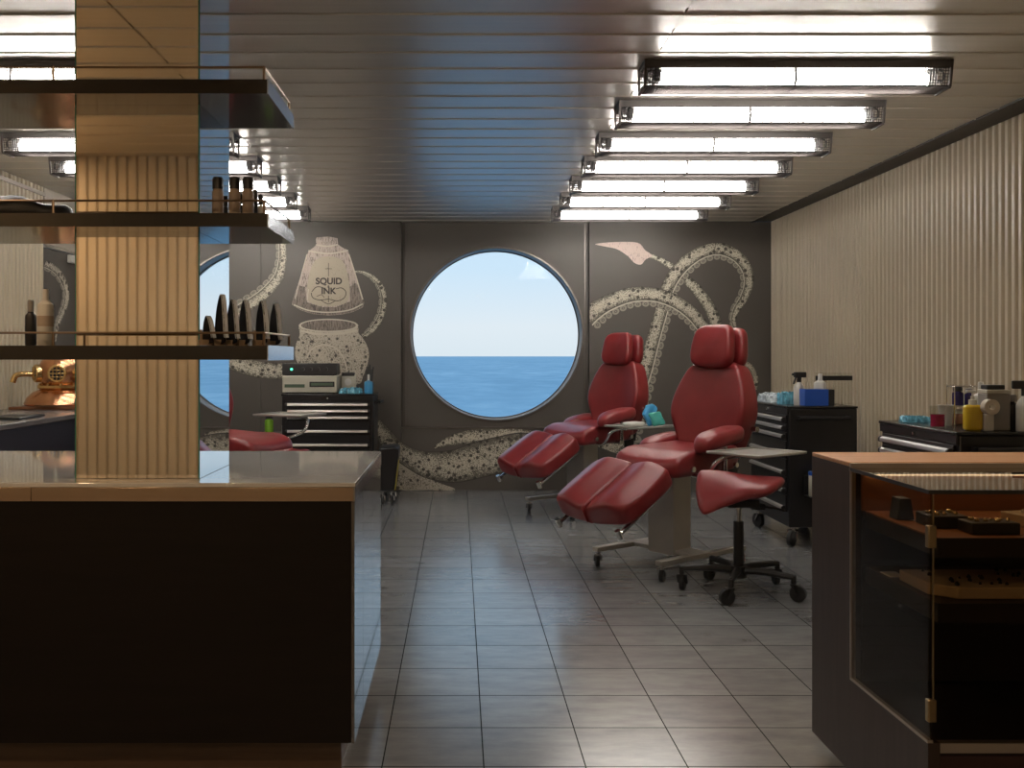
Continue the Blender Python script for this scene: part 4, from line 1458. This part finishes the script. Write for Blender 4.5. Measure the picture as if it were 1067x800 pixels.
for k, (ang, zz) in enumerate(((-PI / 2 + .25, .228), (-PI / 2 + 1.35, .225), (-PI / 2 - .95, .228))):
    d = Vector((math.cos(ang), math.sin(ang), 0))
    c0 = d * .115 + Vector((0, 0, zz))
    p = MB().cyl(tuple(c0), tuple(c0 + d * .045), .058, 24)
    po = p.build('port', M['brass'], hl, bevel=.006)
    MB().cyl(tuple(c0 + d * .0455), tuple(c0 + d * .047), .043, 24).build('port_glass', M['blackplastic'], po)
    gr = MB()
    sd = Vector((0, 0, 1)).cross(d)
    for q in (-.022, 0, .022):
        L = math.sqrt(.045 ** 2 - q * q)
        gr.cyl(tuple(c0 + d * .05 + sd * q + Vector((0, 0, -L))), tuple(c0 + d * .05 + sd * q + Vector((0, 0, L))), .004, 6)
        gr.cyl(tuple(c0 + d * .05 + sd * L + Vector((0, 0, q))), tuple(c0 + d * .05 - sd * L + Vector((0, 0, q))), .004, 6)
    gr.build('grille', M['brass'], po)
MB().tube(smooth_open([(-.12, -.05, .22), (-.19, -.08, .225), (-.245, -.10, .215), (-.262, -.11, .17)], 5), .018, 12).build('elbow_pipe', M['brass'], hl)
for k in range(10):
    t = 2 * PI * k / 10 + .1
    MB().cyl((.13 * math.cos(t), .13 * math.sin(t), .15), (.13 * math.cos(t), .13 * math.sin(t), .163), .009, 8).build('wing_nut', M['brass'], hl)
tb = MB().box((-.10, -.16, 0), (.10, .16, .012)).build('tablet', M['blackplastic'], bevel=.004)
tb.location = (-2.44, 5.35, .8608)
tag(tb, 'flat dark tablet lying on the left desk in front of the helmet', 'tablet')

# ------------------------------------------------------------------ display case, right foreground
KX, KYF, KYM, KYN = 1.079, 2.975, 2.683, 2.24
KX1 = 2.35
KZ = .895
KB = .31
KP = .055
dc = empty('display_case', (KX, KYN, 0), 'dark wood jewellery display case with glass top and sides in the right foreground', 'display case')
L_ = KX1 - KX
dm, df = KYM - KYN, KYF - KYN
MB().prism([(0, KP), (df, KP), (df, KZ), (dm, KZ), (dm, KB), (0, KB)], lambda a, b_, h: (h, a, b_), 0, .028).build('side_panel', M['casewood'], dc)
MB().prism([(0, KP), (df, KP), (df, KZ), (dm, KZ), (dm, KB), (0, KB)], lambda a, b_, h: (h, a, b_), L_ - .028, L_).build('side_panel', M['casewood'], dc)
MB().box((.029, .0, KP), (L_ - .029, .022, KB - .03)).build('front_panel', wood_mat('case_plum_front', (.022, .008, .008), (.036, .014, .013), .4), dc)
MB().box((.029, df - .02, KP), (L_ - .029, df, KZ - .02)).build('back_panel', M['caseinner'], dc)
MB().box((.029, dm - .012, KB), (L_ - .029, dm + .004, .775)).build('divider_shaded', M['caseinner'], dc)  # near-black colour paints in the shade below the lit upper shelf
MB().box((.029, dm - .012, .776), (L_ - .029, dm + .004, KZ - .02)).build('back_board', M['caseshelf'], dc)
MB().box((.04, dm - .018, KZ - .022), (L_ - .04, dm - .0125, KZ - .019)).build('led_strip', emit('case_led_warm', (1, .72, .45), 3.2), dc)
MB().box((.029, .004, KP), (L_ - .029, df - .021, KB - .02)).build('bottom', M['caseinner'], dc)
MB().box((0, dm + .01, KZ), (L_, df, KZ + .012)).build('top', M['casetop'], dc, bevel=.002)
t = MB().box((-.002, 0, KB), (.012, dm, KB + .006)).box((-.002, dm - .006, KB + .006), (.012, dm, KZ - .01))
t.box((.028, -.002, KB - .022), (L_ - .026, .02, KB))
t.build('trim', M['casetrim'], dc)
MB().box((.0005, -.0005, KB + .007), (.0085, dm - .011, KZ - .012)).build('side_glass', M['caseglass'], dc, smooth=0)
MB().box((.009, 0, KB + .001), (L_ - .03, .008, KZ - .012)).build('front_glass', M['caseglass'], dc, smooth=0)
MB().box((.0, -.004, KZ - .010), (L_, dm - .004, KZ - .002)).build('top_glass', M['topglass'], dc, smooth=0)
MB().box((.0, -.006, KZ - .0115), (L_, -.0042, KZ - .002)).box((-.0015, -.006, KZ - .0115), (-.0002, dm, KZ - .002)).build('glass_edge', M['blackplastic'], dc, smooth=0)
MB().box((.0, dm - .003, KZ - .012), (L_, dm + .009, KZ + .010)).build('top_rail', M['casetrim'], dc, smooth=0)
MB().box((.0105, -.001, KB + .05), (.0135, .003, KZ - .014)).build('corner_edge', M['glassbrass'], dc, smooth=0)
for z in (.785, .385):
    MB().box((-.002, -.006, z - .026), (.018, .012, z + .026)).build('hinge', M['glassbrass'], dc, bevel=.003)
for (z, m_) in ((.777, 'caseshelf'), (.625, 'casewood')):
    s_ = MB().box((.035, .03, z - .004), (L_ - .04, dm - .014, z)).build('shelf', M[m_], dc)
    MB().box((.035, .024, z - .045), (L_ - .04, .0299, z)).box((.035, .03, z - .045), (.041, dm - .014, z - .0041)).build('shelf_edge', M['caseinner'], s_)


def jewel_tray(x, y, z, w, d, h, mat, stone, n, lab, rz=0.0, cham=.0):
    R = empty('jewellery_tray', (x, y, z), lab, 'jewellery tray', 'jewellery trays in the display case', rz)
    poly = [(-w / 2 + cham, -d / 2), (w / 2 - cham, -d / 2), (w / 2, -d / 2 + cham), (w / 2, d / 2), (-w / 2, d / 2), (-w / 2, -d / 2 + cham)]
    if cham == 0:
        poly = [(-w / 2, -d / 2), (w / 2, -d / 2), (w / 2, d / 2), (-w / 2, d / 2)]
    MB().prism(poly, lambda a, b_, hh: (a, b_, hh), 0, h).build('tray', M[mat], R, bevel=.003)
    b = MB()
    rnd = random.Random(n)
    for i in range(n):
        px, py = rnd.uniform(-w / 2 + cham * .6 + .012, w / 2 - cham * .6 - .012), rnd.uniform(-d / 2 + .012, d / 2 - .012)
        q = rnd.uniform(.003, .006)
        b.lathe([(q * .9, 0), (q, q * .8), (q * .4, q * 1.6), (.0002, q * 1.8)], (px, py, h - .0005), 8)
    o = b.build('jewels', M[stone], R)
    o['kind'] = 'stuff'
    return R


jewel_tray(1.205, 2.43, .7778, .09, .09, .03, 'blackplastic', 'brass', 20, 'small black jewellery tray on the upper case shelf, behind the brass hinge')
jewel_tray(1.27, 2.335, .7778, .115, .07, .028, 'blackplastic', 'brass', 14, 'black jewellery tray nearest the front glass on the upper case shelf')
jewel_tray(1.52, 2.42, .7778, .26, .17, .03, 'ivory', 'paper', 40, 'cream jewellery tray on the upper case shelf', 0.25, .03)
jewel_tray(1.36, 2.40, .6258, .46, .20, .028, 'ivory', 'caseinner', 46, 'long cream tray of dark rings on the lower case shelf', 0, .05)
cs = MB().prism([(0, 0), (.045, 0), (.036, .055), (.008, .055)], lambda a, b_, h: (a - .02, h, b_), 0, .05).build('ring_stand', M['blackplastic'], bevel=.002)
cs.location = (1.15, 2.51, .7778)
tag(cs, 'small black ring stand at the back left of the upper case shelf', 'ring stand')
pcard = MB().box((-.02, -.03, 0), (.02, .03, .002)).build('price_card', M['white'])
pcard.location = (1.14, 2.56, .6258)
tag(pcard, 'small white card lying at the back left of the lower case shelf', 'card')

# ------------------------------------------------------------------ warm downlights near the entrance (behind and above the camera)
for k, (x, y, e) in enumerate(((-.5, .55, 14), (-2.65, .5, 12), (.3, -1.3, 18))):
    ld = bpy.data.lights.new('downlight_lamp', 'AREA')
    ld.shape = 'DISK'
    ld.size = .16
    ld.energy = e
    ld.color = (1.0, .70, .43)
    lo = bpy.data.objects.new('downlight_lamp', ld)
    lo.location = (x, y, CEIL - .012)
    COL.objects.link(lo)
for (x, y, e, ang) in ((.95, 2.75, 46, 74), (-1.6, 2.3, 26, 80)):
    ld = bpy.data.lights.new('spot_downlight', 'SPOT')
    ld.energy = e
    ld.color = (1.0, .68, .40)
    ld.spot_size = math.radians(ang)
    ld.spot_blend = .5
    ld.shadow_soft_size = .05
    lo = bpy.data.objects.new('spot_downlight', ld)
    lo.location = (x, y, CEIL - .02)
    COL.objects.link(lo)

# window daylight helper for sampling
pd = bpy.data.lights.new('window_portal', 'AREA')
pd.shape = 'DISK'
pd.size = 1.5
pd.cycles.is_portal = True
po = bpy.data.objects.new('window_portal', pd)
po.location = (wc[0], REC + .21, wc[1])
po.rotation_euler = (-PI / 2, 0, 0)
COL.objects.link(po)

# ------------------------------------------------------------------ world
wd = bpy.data.worlds.new('sky')
sc.world = wd
wd.use_nodes = True
nt = wd.node_tree
nt.nodes.clear()
out = nt.nodes.new('ShaderNodeOutputWorld')
bg = nt.nodes.new('ShaderNodeBackground')
tc = nt.nodes.new('ShaderNodeTexCoord')
sp_ = nt.nodes.new('ShaderNodeSeparateXYZ')
rp = nt.nodes.new('ShaderNodeValToRGB')
nt.links.new(tc.outputs['Generated'], sp_.inputs[0])
nt.links.new(sp_.outputs[2], rp.inputs[0])
el = rp.color_ramp.elements
stops = [(0.0, (.72, .80, .84)), (0.03, (.76, .83, .87)), (0.09, (.62, .79, .92)), (0.25, (.50, .74, .95)), (1.0, (.35, .6, .95))]
while len(el) < len(stops):
    el.new(.5)
for e_, (p, c) in zip(el, stops):
    e_.position = p
    e_.color = (*c, 1)
nt.links.new(rp.outputs[0], bg.inputs[0])
bg.inputs[1].default_value = 0.90
nt.links.new(bg.outputs[0], out.inputs[0])

# ------------------------------------------------------------------ camera and view
cam = bpy.data.cameras.new('camera')
cam.sensor_width = 36
cam.lens = F / 1067 * 36
cam.shift_x = (533.5 - CX) / 1067
cam.shift_y = -(400 - CY) / 1067
cam.clip_start = .02
cam.clip_end = 1e5
co = bpy.data.objects.new('camera', cam)
co.location = (0, 0, H)
co.rotation_euler = (PI / 2, 0, 0)
COL.objects.link(co)
sc.camera = co

vs_ = sc.view_settings
sc.display_settings.display_device = 'sRGB'
vs_.view_transform = 'Standard'
vs_.look = 'None'
vs_.exposure = 0.22
vs_.gamma = 1.0
vs_.use_curve_mapping = False
sc.cycles.use_denoising = True
sc.cycles.max_bounces = 10
sc.cycles.sample_clamp_indirect = 5.0
sc.cycles.transparent_max_bounces = 16
sc.cycles.caustics_reflective = False
sc.cycles.caustics_refractive = False
